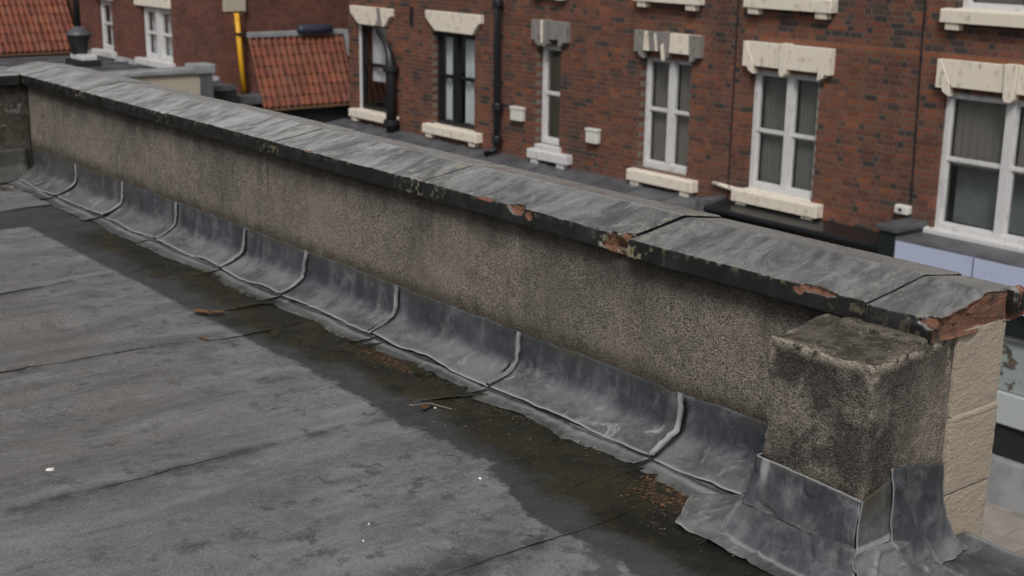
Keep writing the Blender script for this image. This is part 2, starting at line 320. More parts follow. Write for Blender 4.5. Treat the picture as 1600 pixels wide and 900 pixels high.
def m_felt():
    m = NM('mineral_roof_felt'); x = m.xyz()
    big = m.noise(1.3, 5, .62); mid = m.noise(4.2, 7, .72, m.map((1.5, .6, 1)), .5); spot = m.noise(10, 6, .7); gr = m.noise(420, 2, .6); g2 = m.xyz(m.vor(300, out='Color'))
    c = m.mix(m.ramp(mid, .34, .64), (.098, .098, .100), (.215, .215, .217)); c = m.mix(m.ramp(big, .46, .66, 0, .55), c, (.135, .133, .131))
    c = m.mix(m.ramp(m.noise(24, 5, .75), .5, .7, 0, .4), c, (.27, .268, .264))
    # scuffed and sooty ragged patches; dark and pale wave bands toward the left
    dk = m.math('MULTIPLY', m.ramp(spot, .52, .63), m.ramp(m.noise(1.9, 4, .6), .42, .54)); c = m.mix(m.math('MULTIPLY', dk, .85), c, (.042, .041, .041)); wv2 = m.noise(2.6, 6, .7, m.map((2.6, .55, 1), (0, 0, .25)), .8); c = m.mix(m.math('MULTIPLY', m.ramp(wv2, .50, .62), m.ramp(x[0], -3.0, -4.4, .10, .5)), c, (.066, .064, .063)); c = m.mix(m.math('MULTIPLY', m.ramp(wv2, .46, .34), m.ramp(x[0], -3.0, -4.4, .1, .55)), c, (.30, .297, .293))
    br = m.math('MULTIPLY', m.ramp(x[0], -3.7, -4.3), m.math('MULTIPLY', m.ramp(x[1], 2.42, 1.8), m.ramp(mid, .40, .56))); c = m.mix(m.math('MULTIPLY', br, .65), c, m.mix(spot, (.065, .057, .052), (.14, .122, .108)))
    c = m.mix(m.math('MULTIPLY', g2[0], .5), c, m.mix(g2[1], (.03, .03, .03), (.37, .368, .365)))
    # bitumen bleed and grime beside each lap
    sm = m.attr('seam'); c = m.mix(m.math('MULTIPLY', sm, m.ramp(m.noise(7, 5, .7), .38, .62, .1, .85)), c, (.045, .044, .043))
    # damp and wet zones toward the gutter
    wob = m.math('MULTIPLY', m.math('SUBTRACT', m.noise(3.4, 8, .74), .5), .40); wob2 = m.math('MULTIPLY', m.math('SUBTRACT', m.noise(2.1, 8, .74, m.map(loc=(7, 3, 0))), .5), .5)
    near = m.ramp(x[0], -3.6, -2.6, 0, .16)
    yy = m.math('ADD', m.math('ADD', x[1], near), m.math('MULTIPLY', wob, m.ramp(x[0], -5.2, -3.8, .16, 1.)))
    damp = m.ramp(yy, 2.515, 2.545)
    dx = m.math('ADD', x[0], m.math('MULTIPLY', wob, .35)); back = m.math('MULTIPLY', m.ramp(dx, -8.2, -8.17), m.ramp(dx, -7.62, -7.66)); damp = m.math('MAXIMUM', damp, back)
    n1 = m.math('MULTIPLY', m.ramp(x[0], -2.9, -2.75), m.ramp(m.noise(4, 6, .7, m.map(loc=(1, 8, 0))), .46, .53)); damp = m.math('MAXIMUM', damp, m.math('MULTIPLY', n1, .75))
    dry0 = m.ramp(x[0], -8.17, -8.175); damp = m.math('MULTIPLY', damp, m.math('SUBTRACT', 1., dry0))
    wet = m.math('MULTIPLY', m.ramp(m.math('ADD', m.math('ADD', x[1], m.math('MULTIPLY', near, .8)), wob2), 2.57, 2.70), m.ramp(x[0], -7.5, -7.1))
    c = m.mix(m.math('MULTIPLY', damp, .86), c, m.mix(g2[2], (.012, .012, .013), (.066, .066, .069)))
    ol = m.mix(m.ramp(m.noise(4.5, 6, .74), .40, .62), (.011, .010, .008), (.028, .026, .012)); ol = m.mix(m.ramp(m.noise(34, 5, .75), .58, .70, 0, .7), ol, (.08, .07, .052))
    silt = m.ramp(m.noise(9, 6, .75, m.map((.5, 2.2, 1))), .60, .66, 0, .55); ol = m.mix(silt, ol, (.055, .047, .035))
    c = m.mix(m.math('MULTIPLY', wet, .94), c, ol)
    ro = m.math('SUBTRACT', m.ramp(mid, .35, .65, .62, .82), m.math('ADD', m.math('MULTIPLY', damp, .12), m.math('MULTIPLY', wet, m.ramp(m.noise(5, 4), .38, .6, .10, .42))))
    h = m.math('ADD', m.math('MULTIPLY', gr, .5), m.math('ADD', m.math('MULTIPLY', spot, .9), m.math('MULTIPLY', m.noise(3.5, 7, .72, m.map((3.0, .7, 1)), .6), m.ramp(x[0], -2.6, -4.4, 1.2, 4.0))))
    return m.bsdf(c, ro, m.bump(h, m.math('MULTIPLY_ADD', wet, -.38, .55), .010), .4)
M['felt'] = m_felt()

def m_stone():
    m = NM('buff_sandstone'); n = m.noise(7, 5, .65); f = m.noise(110, 4, .7); ch = m.noise(70, 4, .65, m.map((1, .35, 1), (.5, 0, 0)))
    c = m.mix(n, (.34, .285, .22), (.47, .405, .325)); c = m.mix(m.ramp(f, .60, .72, 0, .5), c, (.17, .14, .11)); c = m.mix(m.ramp(m.noise(5, 4), .55, .75, 0, .4), c, (.27, .225, .18))
    return m.bsdf(c, .92, m.bump(m.math('ADD', f, ch), .9, .008), .25)
M['stone'] = m_stone()
def m_tile():
    m = NM('red_clay_pantile'); c = m.attr('col', 'Color'); n = m.noise(18, 5, .7)
    c = m.mix(m.ramp(n, .5, .72, 0, .6), c, (.09, .05, .035)); return m.bsdf(c, .8, m.bump(n, .3, .005), .3)
M['tile'] = m_tile()
def m_plain(name, a, b, sc=6, ro=.9, fine=200):
    m = NM(name); n = m.noise(sc, 5, .65); f = m.noise(fine, 3)
    return m.bsdf(m.mix(m.math('MULTIPLY', f, .4), m.mix(m.ramp(n, .35, .65), a, b), tuple(x*1.6 for x in b)), ro, m.bump(f, .3, .004), .35)
M['paving'] = m_plain('concrete_paving', (.17, .15, .13), (.25, .225, .195), 3)
M['asphalt'] = m_plain('street_asphalt', (.04, .04, .042), (.06, .06, .06), 2)
M['leadroof'] = m_plain('dark_lead_roof', (.045, .047, .053), (.10, .103, .112), 2.5, .42, 40)
M['palelead'] = m_plain('pale_lead_capping', (.17, .175, .185), (.28, .285, .295), 3, .5, 40)
M['slate'] = m_plain('grey_slate', (.05, .052, .06), (.09, .09, .10), 4, .6)
M['jointm'] = m_plain('sandy_joint_mortar', (.10, .08, .06), (.19, .15, .11), 20)
M['leaf'] = m_plain('rotting_leaf', (.05, .026, .014), (.16, .075, .032), 22, .6, 120)
_m = NM('rotted_leaf_fragments'); M['litter'] = _m.bsdf(_m.attr('col', 'Color'), .65)
M['leafdark'] = m_plain('dark_wet_leaf', (.05, .03, .02), (.12, .065, .035), 30, .5, 120)
M['twig'] = m_plain('grey_twig', (.10, .085, .07), (.2, .17, .14), 30)
M['chalk'] = m_plain('chalk_white', (.62, .61, .58), (.72, .71, .68), 40)
M['navy'] = m_plain('navy_rooflight', (.02, .025, .04), (.045, .05, .07), 5, .35)
def m_poster():
    m = NM('printed_window_poster'); v = m.noise(4.6, 4, .6); w = m.noise(2.4, 3, .5, m.map(loc=(4, 0, 2)))
    c = m.mix(m.ramp(v, .54, .58), (.50, .54, .53), (.10, .085, .07)); c = m.mix(m.math('MULTIPLY', m.ramp(v, .57, .62), m.ramp(w, .45, .55)), c, (.26, .17, .10))
    return m.bsdf(c, .4)
M['poster'] = m_poster()

def m_return():
    m = NM('sooty_render'); n = m.noise(5, 7, .75); w = m.noise(9, 7, .78, m.map(loc=(3, 5, 1)), 1.); f = m.noise(120, 4, .7)
    c = m.mix(m.ramp(n, .38, .62), (.03, .027, .022), (.10, .088, .07)); c = m.mix(m.ramp(w, .54, .64, 0, .8), c, (.30, .285, .26)); c = m.mix(m.math('MULTIPLY', f, .4), c, (.05, .045, .035))
    return m.bsdf(c, .93, m.bump(m.math('ADD', f, w), .9, .008), .25)
M['sooty'] = m_return()
ROOF = -1.70
STREET = -6.35

# ------------------------------------------------------------------ the flat roof we stand on
roof = put('flat_roof', MB().box(-9.4, 4, -4, 3.26, STREET, ROOF-.03), M['leadroof']); roof['kind'] = 'structure'
def roof_h(x, y):
    p = np.stack([x, y, x*0], -1)
    wr = np.exp(-((x+5.6)/1.5)**2)*ss(2.55, 2.0, y)
    h = .006*fbm(p*[1, .6, 1], 1.3, 3, 3) + .0035*fbm(p*[1.6, .5, 1], 4, 3, 33)*ss(2.5, 2.3, y)
    h = h + wr*(.034*vn(p*[3.2, .55, 1]+[0, 0, .3], 1., 9) + .024*vn(p*[7.5, 1.1, 1], 1., 12) + .012*vn(p*[15, 2.4, 1], 1., 14) + .005*vn(p*[32, 5, 1], 1., 15))
    h = h + .012*ss(2.5, 1.6, y)*vn(p*[3.4, .7, 1], 1., 21)
    return h*ss(2.93, 2.5, y)
seams = [-9.07, -8.17, -6.33, -5.02, -3.82, -2.70, -1.45, -.1, 1.4, 3.9]
for i in range(len(seams)-1):
    x0, x1 = seams[i]-(.09 if i else 0), seams[i+1]
    st = .022 if x1 < -1 else .12
    xs = np.concatenate([np.arange(x0, x1-.03, st), [x1-.02, x1-.008, x1]]); ys = np.arange(-.6 if x1 < -1 else -3.9, 2.955 if x1 < -1.9 else 2.72, st)
    if i and i < 6: ys = ys
    X, Y = np.meshgrid(xs, ys, indexing='ij')
    wav = .016*vn(np.stack([X*0+i, Y, X*0], -1), 1.6, i) + .007*vn(np.stack([X*0+i, Y, X*0], -1), 9, i+4) + .003*vn(np.stack([X*0+i, Y, X*0], -1), 40, i+4)
    Xw = X + wav*ss(x1-.15, x1, X)
    Z = ROOF + roof_h(Xw, Y) + .0035*ss(x1-.14, x1-.06, X) + ss(x1-.04, x1, X)*np.clip(vn(np.stack([X*0+i*3, Y, X*0], -1), 4, 2), -.35, 1)*.006 - .001*ss(x0+.12, x0, X)
    o = put('felt_sheet', arrmesh('felt_sheet', np.stack([Xw, Y, Z], -1), quads(len(xs), len(ys)), M['felt'], {'seam': np.maximum(ss(x1-.035, x1, X), ss(x0+.17, x0+.09, X))}), None, roof); solid(o, .003)
# torn lengths of felt lining the wet gutter, each lapping the next
gj = [-7.4, -6.02, -5.35, -4.53, -3.77, -2.90, -2.36]
for i in range(len(gj)-1):
    x0, x1 = gj[i]-.05, gj[i+1]
    xs = np.concatenate([np.arange(x0, x1-.012, .014), [x1-.006, x1]]); ys = np.arange(2.56, 2.945, .014)
    X, Y = np.meshgrid(xs, ys, indexing='ij'); p = np.stack([X, Y, X*0+i], -1)
    skew = -(2.9-Y)*(.25+.25*vn(np.array([i, 0, .5]), 1, 3))*ss(x1-.3, x1, X) + .012*vn(p*[0, 1, 1], 11, 5)*ss(x1-.1, x1, X)
    lift = ss(x1-.11, x1, X)*ss(2.60, 2.80, Y)*(.007+.009*np.maximum(0, vn(p*[0, 1, 1], 6, 8)))
    Z = ROOF + roof_h(X, Y) - .008 + .014*ss(2.57, 2.70, Y + .03*vn(p, 8, 4)) + lift + .004*fbm(p, 20, 4, 6) + (.003 if i % 2 else 0)
    o = put('gutter_felt', arrmesh('gutter_felt', np.stack([X+skew, Y, Z], -1), quads(len(xs), len(ys)), M['felt']), None, roof); solid(o, .004)

# ------------------------------------------------------------------ parapet
def rough_box(x0, x1, y0, y1, z0, z1, res, r, amp, faces='xXyYzZ', seed=0, ns=30, chipamp=0):
    lo = np.array([x0, y0, z0]); hi = np.array([x1, y1, z1]); VV = []; QQ = []; n = 0
    for fc in faces:
        ax = 'xyz'.index(fc.lower()); s = fc.isupper(); u, w = [(1, 2), (2, 0), (0, 1)][ax]
        if not s: u, w = w, u
        nu = max(2, int((hi[u]-lo[u])/res)+1); nw = max(2, int((hi[w]-lo[w])/res)+1)
        A, B = np.meshgrid(np.linspace(lo[u], hi[u], nu), np.linspace(lo[w], hi[w], nw), indexing='ij')
        P = np.zeros((nu, nw, 3)); P[..., u] = A; P[..., w] = B; P[..., ax] = hi[ax] if s else lo[ax]
        VV.append(P.reshape(-1, 3)); QQ.append(quads(nu, nw, off=n)); n += nu*nw
    P = np.concatenate(VV); Q = np.concatenate(QQ)
    q = np.clip(P, lo+r, hi-r); d = P-q; L = np.linalg.norm(d, axis=1, keepdims=True); d = d/np.maximum(L, 1e-9)
    ex = (np.abs(P-np.clip(P, lo+.035, hi-.035)) > 1e-6).sum(1); E0 = np.abs(P-np.clip(P, lo+.035, hi-.035))/.035; Es = np.sort(E0, 1)
    edge = np.clip(Es[:, 1]*1.25, 0, 1)**1.1*np.clip(Es[:, 2], 0, 1)
    nv = fbm(P, ns, 4, seed)
    rr = r + amp*nv - chipamp*edge*np.maximum(0, fbm(P, ns*.6, 3, seed+5)+.25)
    return q + d*rr[:, None], Q, edge

parapet = thing('parapet_wall', 'long pebbledash roof parapet with black glazed coping stones, running diagonally across', 'parapet', (-5.5, 3.24, ROOF))
P, Q, e = rough_box(-9.3, -2.008, 3.086, 3.40, -1.74, -1.056, .0085, .012, .003, 'yX', 3, 22)
e = e*(P[:, 0] > -2.06)
put('rendered_wall', arrmesh('rendered_wall', P, Q, M['roughcast'], {'edge': e}), None, parapet)
put('wall_core', MB().box(-9.28, -2.03, 3.12, 3.398, STREET, -1.07), M['stone'], parapet)
P, Q, e = rough_box(-2.352, -1.998, 2.795, 3.15, -1.74, -1.080, .0055, .007, .0032, 'xXyZ', 11, 40, .012)
P[:, 2] += np.where(P[:, 2] > -1.2, .022*ss(2.82, 3.05, P[:, 1]) - .008*fbm(P, 9, 3, 4)*(P[:, 2] > -1.12), 0)
put('pier', arrmesh('pier', P, Q, M['roughcast'], {'edge': e}), None, parapet)
P, Q, e = rough_box(-2.27, -2.0, 2.985, 3.09, -1.12, -1.045, .008, .012, .005, 'xXyZ', 17, 30, .01)
put('mortar_fillet', arrmesh('mortar_fillet', P, Q, M['roughcast'], {'edge': e*.3}), None, parapet)
# sandstone quoins closing the street corner
for k, (za, zb, px) in enumerate(((-1.302, -1.052, 0), (-1.535, -1.306, .004), (-1.80, -1.54, .001))):
    P, Q, e = rough_box(-2.08, -1.996+px, 3.165, 3.395, za, zb, .007, .003, .0013, 'xXyYzZ', 30+k, 60, .0025)
    o = put('quoin_stone', arrmesh('quoin_stone', P, Q, M['stone']), None, parapet)
put('drip_ledge', MB().prism([(-2.01, -1.322), (-1.990, -1.316), (-1.992, -1.304), (-2.01, -1.290)], 3.172, 3.392), M['stone'], parapet, bevel=.003)

def coping_profile():
    f, b = 3.036, 3.50; pts = []
    def seg(a, c, st):
        n = max(1, int(math.hypot(c[0]-a[0], c[1]-a[1])/st)); return [(a[0]+(c[0]-a[0])*i/n, a[1]+(c[1]-a[1])*i/n) for i in range(n)]
    r = .006
    pts += seg((f, -1.052), (f, -.988-r), .0055)
    for k in range(4): t = math.pi/2*k/4; pts.append((f+r-r*math.cos(t), -.988-r+r*math.sin(t)))
    pts += seg((f+r, -.988), (f+.10, -.975), .0055); pts += seg((f+.10, -.975), (3.297, -.9475), .014)
    pts += seg((3.297, -.9475), (3.307, -.9475), .005); pts += seg((3.307, -.9475), (b-.006, -.974), .016)
    pts += seg((b-.006, -.974), (b, -.982), .006); pts += seg((b, -.982), (b, -1.05), .02); pts += seg((b, -1.05), (f, -1.052), .03)
    return np.array(pts)
PROF = coping_profile()
def coping(x0, x1, dy=0, dz=0, yaw=0, roll=0, chips=(), seed=0, res=.008, broken=False, joint_lichen=(.5, .5)):
    xs = np.linspace(x0, x1, int((x1-x0)/res)+1); n = len(PROF)
    A = np.zeros((len(xs), n, 3)); A[..., 0] = xs[:, None]; A[..., 1] = PROF[:, 0]; A[..., 2] = PROF[:, 1]
    P = A.reshape(-1, 3); c0 = np.array([(x0+x1)/2, 3.27, -1.0])
    low = fbm(P, 3.0, 3, seed+1); hi = fbm(P, 26, 3, seed+2)
    arr = ss(.03, .0, np.abs(P[:, 1]-3.036))*ss(.03, 0, np.abs(P[:, 2]+.988))
    P = P.copy(); P[:, 2] += .0022*low + .0007*hi - arr*.010*np.maximum(0, fbm(P, 17, 4, seed+6)-.1); P[:, 1] += np.where(P[:, 1] < 3.06, .0025*fbm(P, 5, 3, seed+3) + arr*.016*np.maximum(0, fbm(P, 17, 4, seed+6)-.1), 0)
    # rounded, slightly uneven ends
    en = np.minimum(P[:, 0]-x0, x1-P[:, 0]); P[:, 2] -= .004*ss(.012, 0, en)*(P[:, 2] > -1.04)
    mask = np.zeros(len(P))
    for (cx, cy, cz, rx, ry, rz, amt) in chips:
        d = (P-[cx, cy, cz])/[rx, ry, rz]; rr = np.linalg.norm(d, axis=1); rn = 1 + .34*fbm(P, 26, 3, seed+9) + .16*vn(P, 90, 3)
        ins = rr < rn
        tgt = np.array([cx, cy, cz]) + d/np.maximum(rr, .2)[:, None]*rn[:, None]*[rx, ry, rz]
        inward = P + np.array([0, .72, -.35])*((rn-rr).clip(0)**.7*min(rx, ry*1.3))[:, None]*1.5
        P = np.where(ins[:, None], P*(1-amt)+inward*amt, P); P[ins] += (.0035*fbm(P[ins], 60, 3, seed+4))[:, None]*[1, 1, 1]
        mask = np.maximum(mask, np.clip((rn-rr)*6, 0, 1))
    V = P.reshape(len(xs), n, 3); mk = mask.reshape(len(xs), n)
    lich = joint_lichen[0]*ss(.22, 0, P[:, 0]-x0) + joint_lichen[1]*ss(.22, 0, x1-P[:, 0]); lich = np.maximum(lich, .35*arr)
    verts = [V.reshape(-1, 3)]; msk = [mk.ravel()]; li = [lich]; Qs = [quads(len(xs), n, True)[:, ::-1]]; off = len(xs)*n
    for end, ring in ((0, V[0]), (1, V[-1])):
        cen = ring.mean(0); prev = np.arange(n) + (0 if end == 0 else (len(xs)-1)*n)
        brk = broken and end == 1
        for k, sc in enumerate((.9, .72, .5, .25, .04)):
            R = cen + (ring-cen)*sc
            if brk: R[:, 0] += .012*fbm(R, 22, 4, seed+8) - .006 + .012*(R[:, 2]+1.0)/.05*.4
            cur = np.arange(n)+off; off += n; verts.append(R); msk.append(np.full(n, 1. if brk else mk.reshape(len(xs), n)[0 if end == 0 else -1].max()*0)); li.append(np.zeros(n))
            a, b = prev, cur; q = np.stack([a, b, np.roll(b, -1), np.roll(a, -1)], -1)
            Qs.append(q if end == 1 else q[:, ::-1]); prev = cur
        if brk:
            jag = .02*fbm(V[-1], 14, 4, seed+11); verts[0] = verts[0].copy(); verts[0][-n:, 0] += jag; msk[0] = msk[0].copy(); msk[0][-n:] = .8
            verts[0][-2*n:-n, 0] += jag*.6
    P = np.concatenate(verts) - c0; R = Matrix.Rotation(yaw, 3, 'Z') @ Matrix.Rotation(roll, 3, 'X')
    P = P @ np.array(R).T + c0 + [0, dy, dz]
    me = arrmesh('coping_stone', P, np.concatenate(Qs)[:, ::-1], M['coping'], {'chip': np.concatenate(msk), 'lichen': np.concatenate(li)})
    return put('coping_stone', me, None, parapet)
g = .004
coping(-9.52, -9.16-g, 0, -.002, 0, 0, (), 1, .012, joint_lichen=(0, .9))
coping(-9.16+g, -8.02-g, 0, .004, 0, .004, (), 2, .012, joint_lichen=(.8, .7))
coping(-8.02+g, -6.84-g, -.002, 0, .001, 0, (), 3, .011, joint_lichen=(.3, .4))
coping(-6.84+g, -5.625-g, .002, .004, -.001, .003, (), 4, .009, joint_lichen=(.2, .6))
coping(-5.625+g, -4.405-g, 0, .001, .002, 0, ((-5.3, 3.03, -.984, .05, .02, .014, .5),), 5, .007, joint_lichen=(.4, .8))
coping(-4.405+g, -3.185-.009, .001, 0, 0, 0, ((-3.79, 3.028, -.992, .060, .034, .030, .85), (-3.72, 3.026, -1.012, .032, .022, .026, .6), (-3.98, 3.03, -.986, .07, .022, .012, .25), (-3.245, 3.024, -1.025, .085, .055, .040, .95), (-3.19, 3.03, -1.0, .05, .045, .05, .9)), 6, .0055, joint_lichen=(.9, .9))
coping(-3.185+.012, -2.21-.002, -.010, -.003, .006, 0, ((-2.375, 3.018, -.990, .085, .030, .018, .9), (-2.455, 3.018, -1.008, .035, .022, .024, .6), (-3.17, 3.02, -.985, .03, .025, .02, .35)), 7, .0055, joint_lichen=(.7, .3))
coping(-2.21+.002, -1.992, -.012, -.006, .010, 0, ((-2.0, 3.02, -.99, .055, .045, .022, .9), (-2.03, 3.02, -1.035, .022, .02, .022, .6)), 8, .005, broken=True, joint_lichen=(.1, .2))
for xj, w, dz in ((-9.16, .012, 0), (-8.02, .012, 0), (-6.84, .012, 0), (-5.625, .012, .004), (-4.405, .012, 0), (-3.181, .024, .028)):
    put('joint_mortar', MB().prismx([(3.05, -1.05), (3.05, -.996-dz), (3.30, -.957-dz), (3.49, -.983-dz), (3.49, -1.05)], xj-w/2, xj+w/2), M['jointm'], parapet)
put('bedding_mortar', MB().box(-9.3, -2.02, 3.070, 3.42, -1.064, -1.046), M['jointm'], parapet)
# flake of coping hanging over the broken end
P, Q, e = rough_box(-2.02, -1.966, 3.385, 3.485, -1.035, -.962, .006, .008, .006, 'xXyYzZ', 77, 36, .03)
put('broken_flake', arrmesh('broken_flake', P, Q, M['coping'], {'chip': ss(-.1, .2, fbm(P, 18, 3, 4)), 'lichen': e*0}), None, parapet)

# parapet return at the far corner
ret = thing('parapet_wall', 'short stained return of the parapet at the far roof corner, by the picture edge', 'parapet', (-9.25, 1, ROOF))
P, Q, e = rough_box(-9.42, -9.09, -3.5, 3.08, -1.74, -1.058, .02, .012, .004, 'X', 5, 9)
put('rendered_wall', arrmesh('rendered_wall', P, Q, M['sooty'], {'edge': e*0}), None, ret)
put('wall_core', MB().box(-9.40, -9.11, -3.5, 3.07, STREET, -1.07), M['stone'], ret)
for ya, yb in ((1.85, 3.02), (.65, 1.842), (-.55, .642), (-1.75, -.558), (-3.5, -1.758)):
    mb = MB().prism([(-9.04, -1.053), (-9.04, -.992), (-9.046, -.985), (-9.29, -.952), (-9.50, -.975), (-9.50, -1.05)], ya, yb)
    put('coping_stone', mb, M['coping'], ret, bevel=.005)

# ------------------------------------------------------------------ lead flashings
def lead_mesh(name, V, attrs, t=.003):
    nu, nv = V.shape[:2]; return arrmesh(name, V, quads(nu, nv), M['lead'], attrs)
def resample(pts, st):
    out = []
    for a, b in zip(pts[:-1], pts[1:]):
        n = max(1, int(math.dist(a, b)/st)); out += [tuple(a[k]+(b[k]-a[k])*i/n for k in range(len(a))) for i in range(n)]
    return np.array(out+[pts[-1]])
def smoothp(p, it=6):
    p = p.copy()
    for _ in range(it): p[1:-1] = .5*p[1:-1] + .25*(p[:-2]+p[2:])
    return p
flash = thing('lead_flashing', 'grey lead flashing dressed along the foot of the parapet in lapped sheets', 'flashing', (-5.5, 3.0, ROOF))
COV = smoothp(resample([(3.080, -1.479), (3.074, -1.55), (3.066, -1.600), (3.052, -1.616), (2.995, -1.648), (2.936, -1.668)], .009), 3)
APR = smoothp(resample([(2.985, -1.668), (2.945, -1.680), (2.905, -1.688), (2.865, -1.694)], .009), 6)
fj = [-9.06, -8.28, -7.55, -6.81, -6.02, -5.41, -4.635, -3.81, -2.935, -2.345]
for i in range(len(fj)-1):
    x0, x1 = fj[i]-.03*(i > 0), fj[i+1]
    xs = np.linspace(x0, x1, int((x1-x0)/.011)+2); X = np.repeat(xs[:, None], len(COV), 1); s = np.linspace(0, 1, len(COV))[None]
    p = np.stack([X, s*.25+X*0, X*0+i], -1); b = .010*fbm(p, 5, 3, i+40)*ss(0, .25, s) + .0045*ss(x1-.06, x1, X) + .0030*fbm(p, 26, 3, 3) - .005*ss(.35, .05, np.abs(vn(p, 5.5, 51+i)))*ss(.2, .5, s)*ss(.9, .6, s)
    nrm = np.stack([np.gradient(COV[:, 1]), -np.gradient(COV[:, 0])], -1); nrm /= np.linalg.norm(nrm, axis=1, keepdims=True)
    if nrm[0, 0] > 0: nrm = -nrm
    Yv = COV[:, 0][None]+b*nrm[:, 0][None]; Zv = COV[:, 1][None]+b*nrm[:, 1][None] + .004*vn(p, 3, 7)*ss(.3, 0, s)
    Zv = Zv - .007*vn(p*[1, 0, 1], 4.5, 22)*ss(.8, 1, s); Yv = Yv + (.012*vn(p*[1, 0, 1], 4.5, 23) + .004*vn(p*[1, 0, 1], 21, 24))*ss(.8, 1, s); Zv = Zv + (.006*vn(p*[1, 0, 1], 2.7, 41) + .004*vn(p*[1, 0, 1], 17, 42))*ss(.25, 0, s)
    mud = ss(.16, 0, s)*(.5+.5*vn(p, 4, 9)) + .35*ss(-6, -9, X)
    bloom = ss(.42, .62, s) + X*0; rim = np.maximum(ss(.955, 1, s), ss(x1-.008, x1, X)*.7); lap_shade = ss(fj[i]+.026, fj[i]+.020, X)*(i > 0)*ss(.02, .06, s)
    sh = put('cover_sheet', lead_mesh('cover_sheet', np.stack([X, Yv, Zv], -1), {'mud': mud, 'bloom': bloom, 'rim': rim, 'lap_shade': lap_shade}), None, flash); solid(sh, .003, 1)
    if i < len(fj)-2:                       # welted lap
        R = 9; ang = np.linspace(-.1, math.pi+.1, R); n = len(COV); wob = .012*vn(np.stack([s[0]*3, s[0]*0+i*1.7, s[0]*0], -1), 1, 31) + .004*vn(np.stack([s[0]*12, s[0]*0+i, s[0]*0], -1), 1, 32)
        A = np.zeros((n, R, 3))
        for k, t in enumerate(ang):
            wv = .0125*(1+.25*vn(np.stack([s[0]*9, s[0]*0+i, s[0]*0], -1), 1, 3)); lift = .0055*math.sqrt(max(0, math.sin(t)))+.0045
            A[:, k, 0] = x1 + wob + wv*math.cos(t); A[:, k, 1] = COV[:, 0]+nrm[:, 0]*lift; A[:, k, 2] = COV[:, 1]+nrm[:, 1]*lift
        rimw = np.full((n, R), .15); rimw[:, R//2-1:] = 1.; rimw = rimw*(.45+.55*ss(-.2, .5, vn(A*[1, 1, 1], 22, 5)))
        put('welted_lap', arrmesh('welted_lap', A, quads(n, R)[:, ::-1], M['lead'], {'mud': A[..., 0]*0, 'bloom': A[..., 0]*0+.3, 'rim': rimw}), None, sh)
aj = [-9.06, -8.30, -7.56, -6.85, -6.03, -5.40, -4.60, -3.80, -2.93, -2.40]
for i in range(len(aj)-1):
    x0, x1 = aj[i]-.02*(i > 0), aj[i+1]
    xs = np.linspace(x0, x1, int((x1-x0)/.011)+2); X = np.repeat(xs[:, None], len(APR), 1); s = np.linspace(0, 1, len(APR))[None]
    p = np.stack([X, s*.12+X*0, X*0+i], -1); skew = -.03*s*ss(x1-.12, x1, X)
    Zv = APR[:, 1][None] + .004*fbm(p, 8, 3, i+60)*s + .004*ss(x1-.05, x1, X) + .003*s
    Yv = APR[:, 0][None] + .022*vn(p*[1, 0, 1], 4, 14)*s + .016*fbm(p*[1, 0, 1], 16, 4, 15)*s
    mud = ss(.5, 1, s)*(.55+.5*vn(p, 5, 19)); rim = ss(.46, .52, s)*ss(.72, .56, s)*.6*(.6+.6*vn(p, 6, 29)).clip(0, 1) + X*0
    sh = put('apron_sheet', lead_mesh('apron_sheet', np.stack([X+skew, Yv, Zv], -1), {'mud': mud, 'bloom': X*0+.8, 'rim': rim, 'lap_shade': np.maximum(.75*ss(.36, .40, s)*ss(.47, .43, s), ss(aj[i]+.012, aj[i]+.006, X)*(i > 0)*ss(.4, .5, s))}), None, flash); solid(sh, .0025, 1)
# flashing on the return wall
V = np.zeros((40, 12, 3)); yy = np.linspace(1.5, 3.05, 40); zz = np.linspace(0, 1, 12)
V[..., 1] = yy[:, None]; V[..., 0] = -9.085+.09*ss(.5, 1, zz)[None]; V[..., 2] = -1.48-.21*zz[None]**.9; V += .004*fbm(V, 7, 3, 8)[..., None]
sh = put('cover_sheet', lead_mesh('cover_sheet', V, {'mud': np.full((40, 12), .7), 'bloom': np.full((40, 12), .4), 'rim': np.zeros((40, 12))}), None, flash); solid(sh, .003)

pf = thing('lead_flashing', 'crumpled lead flashing wrapped round the foot of the rendered end pier', 'flashing', (-2.1, 2.85, ROOF))
def sheet(name, rows, nu, nv, attrs=lambda u, v: {}, seed=0, amp=.004, t=.003):
    """rows: list of polylines (each a list of 3-D points); lofted into a sheet, u along a row, v across rows"""
    rs = []
    for r in rows:
        r = np.array(r, float); L = np.r_[0, np.cumsum(np.linalg.norm(np.diff(r, axis=0), axis=1))]; L /= L[-1]
        rs.append(np.stack([np.interp(np.linspace(0, 1, nu), L, r[:, k]) for k in range(3)], -1))
    rs = np.array(rs); vv = np.linspace(0, len(rs)-1, nv); V = np.zeros((nu, nv, 3))
    for k in range(3):
        for a in range(nu): V[a, :, k] = np.interp(vv, np.arange(len(rs)), rs[:, a, k])
    for _ in range(3): V[:, 1:-1] = .5*V[:, 1:-1]+.25*(V[:, :-2]+V[:, 2:])
    V = V + amp*np.stack([fbm(V, 9, 3, seed+k) for k in range(3)], -1) + amp*.8*np.stack([ss(.3, 0, np.abs(vn(V, 13, seed+k+7)))-.3 for k in range(3)], -1)*ss(.0, .12, np.linspace(0, 1, nv))[None, :, None]
    u, v = np.meshgrid(np.linspace(0, 1, nu), np.linspace(0, 1, nv), indexing='ij')
    at = {'mud': u*0, 'bloom': u*0, 'rim': u*0}; at.update(attrs(u, v))
    return solid(put(name, lead_mesh(name, V, at), None, pf), t, 0)
rimb = lambda u, v: {'rim': np.maximum(ss(.96, 1, v), .7*ss(.03, 0, v)), 'bloom': ss(.5, 1, v)*.5, 'mud': ss(.12, 0, v)*.4}
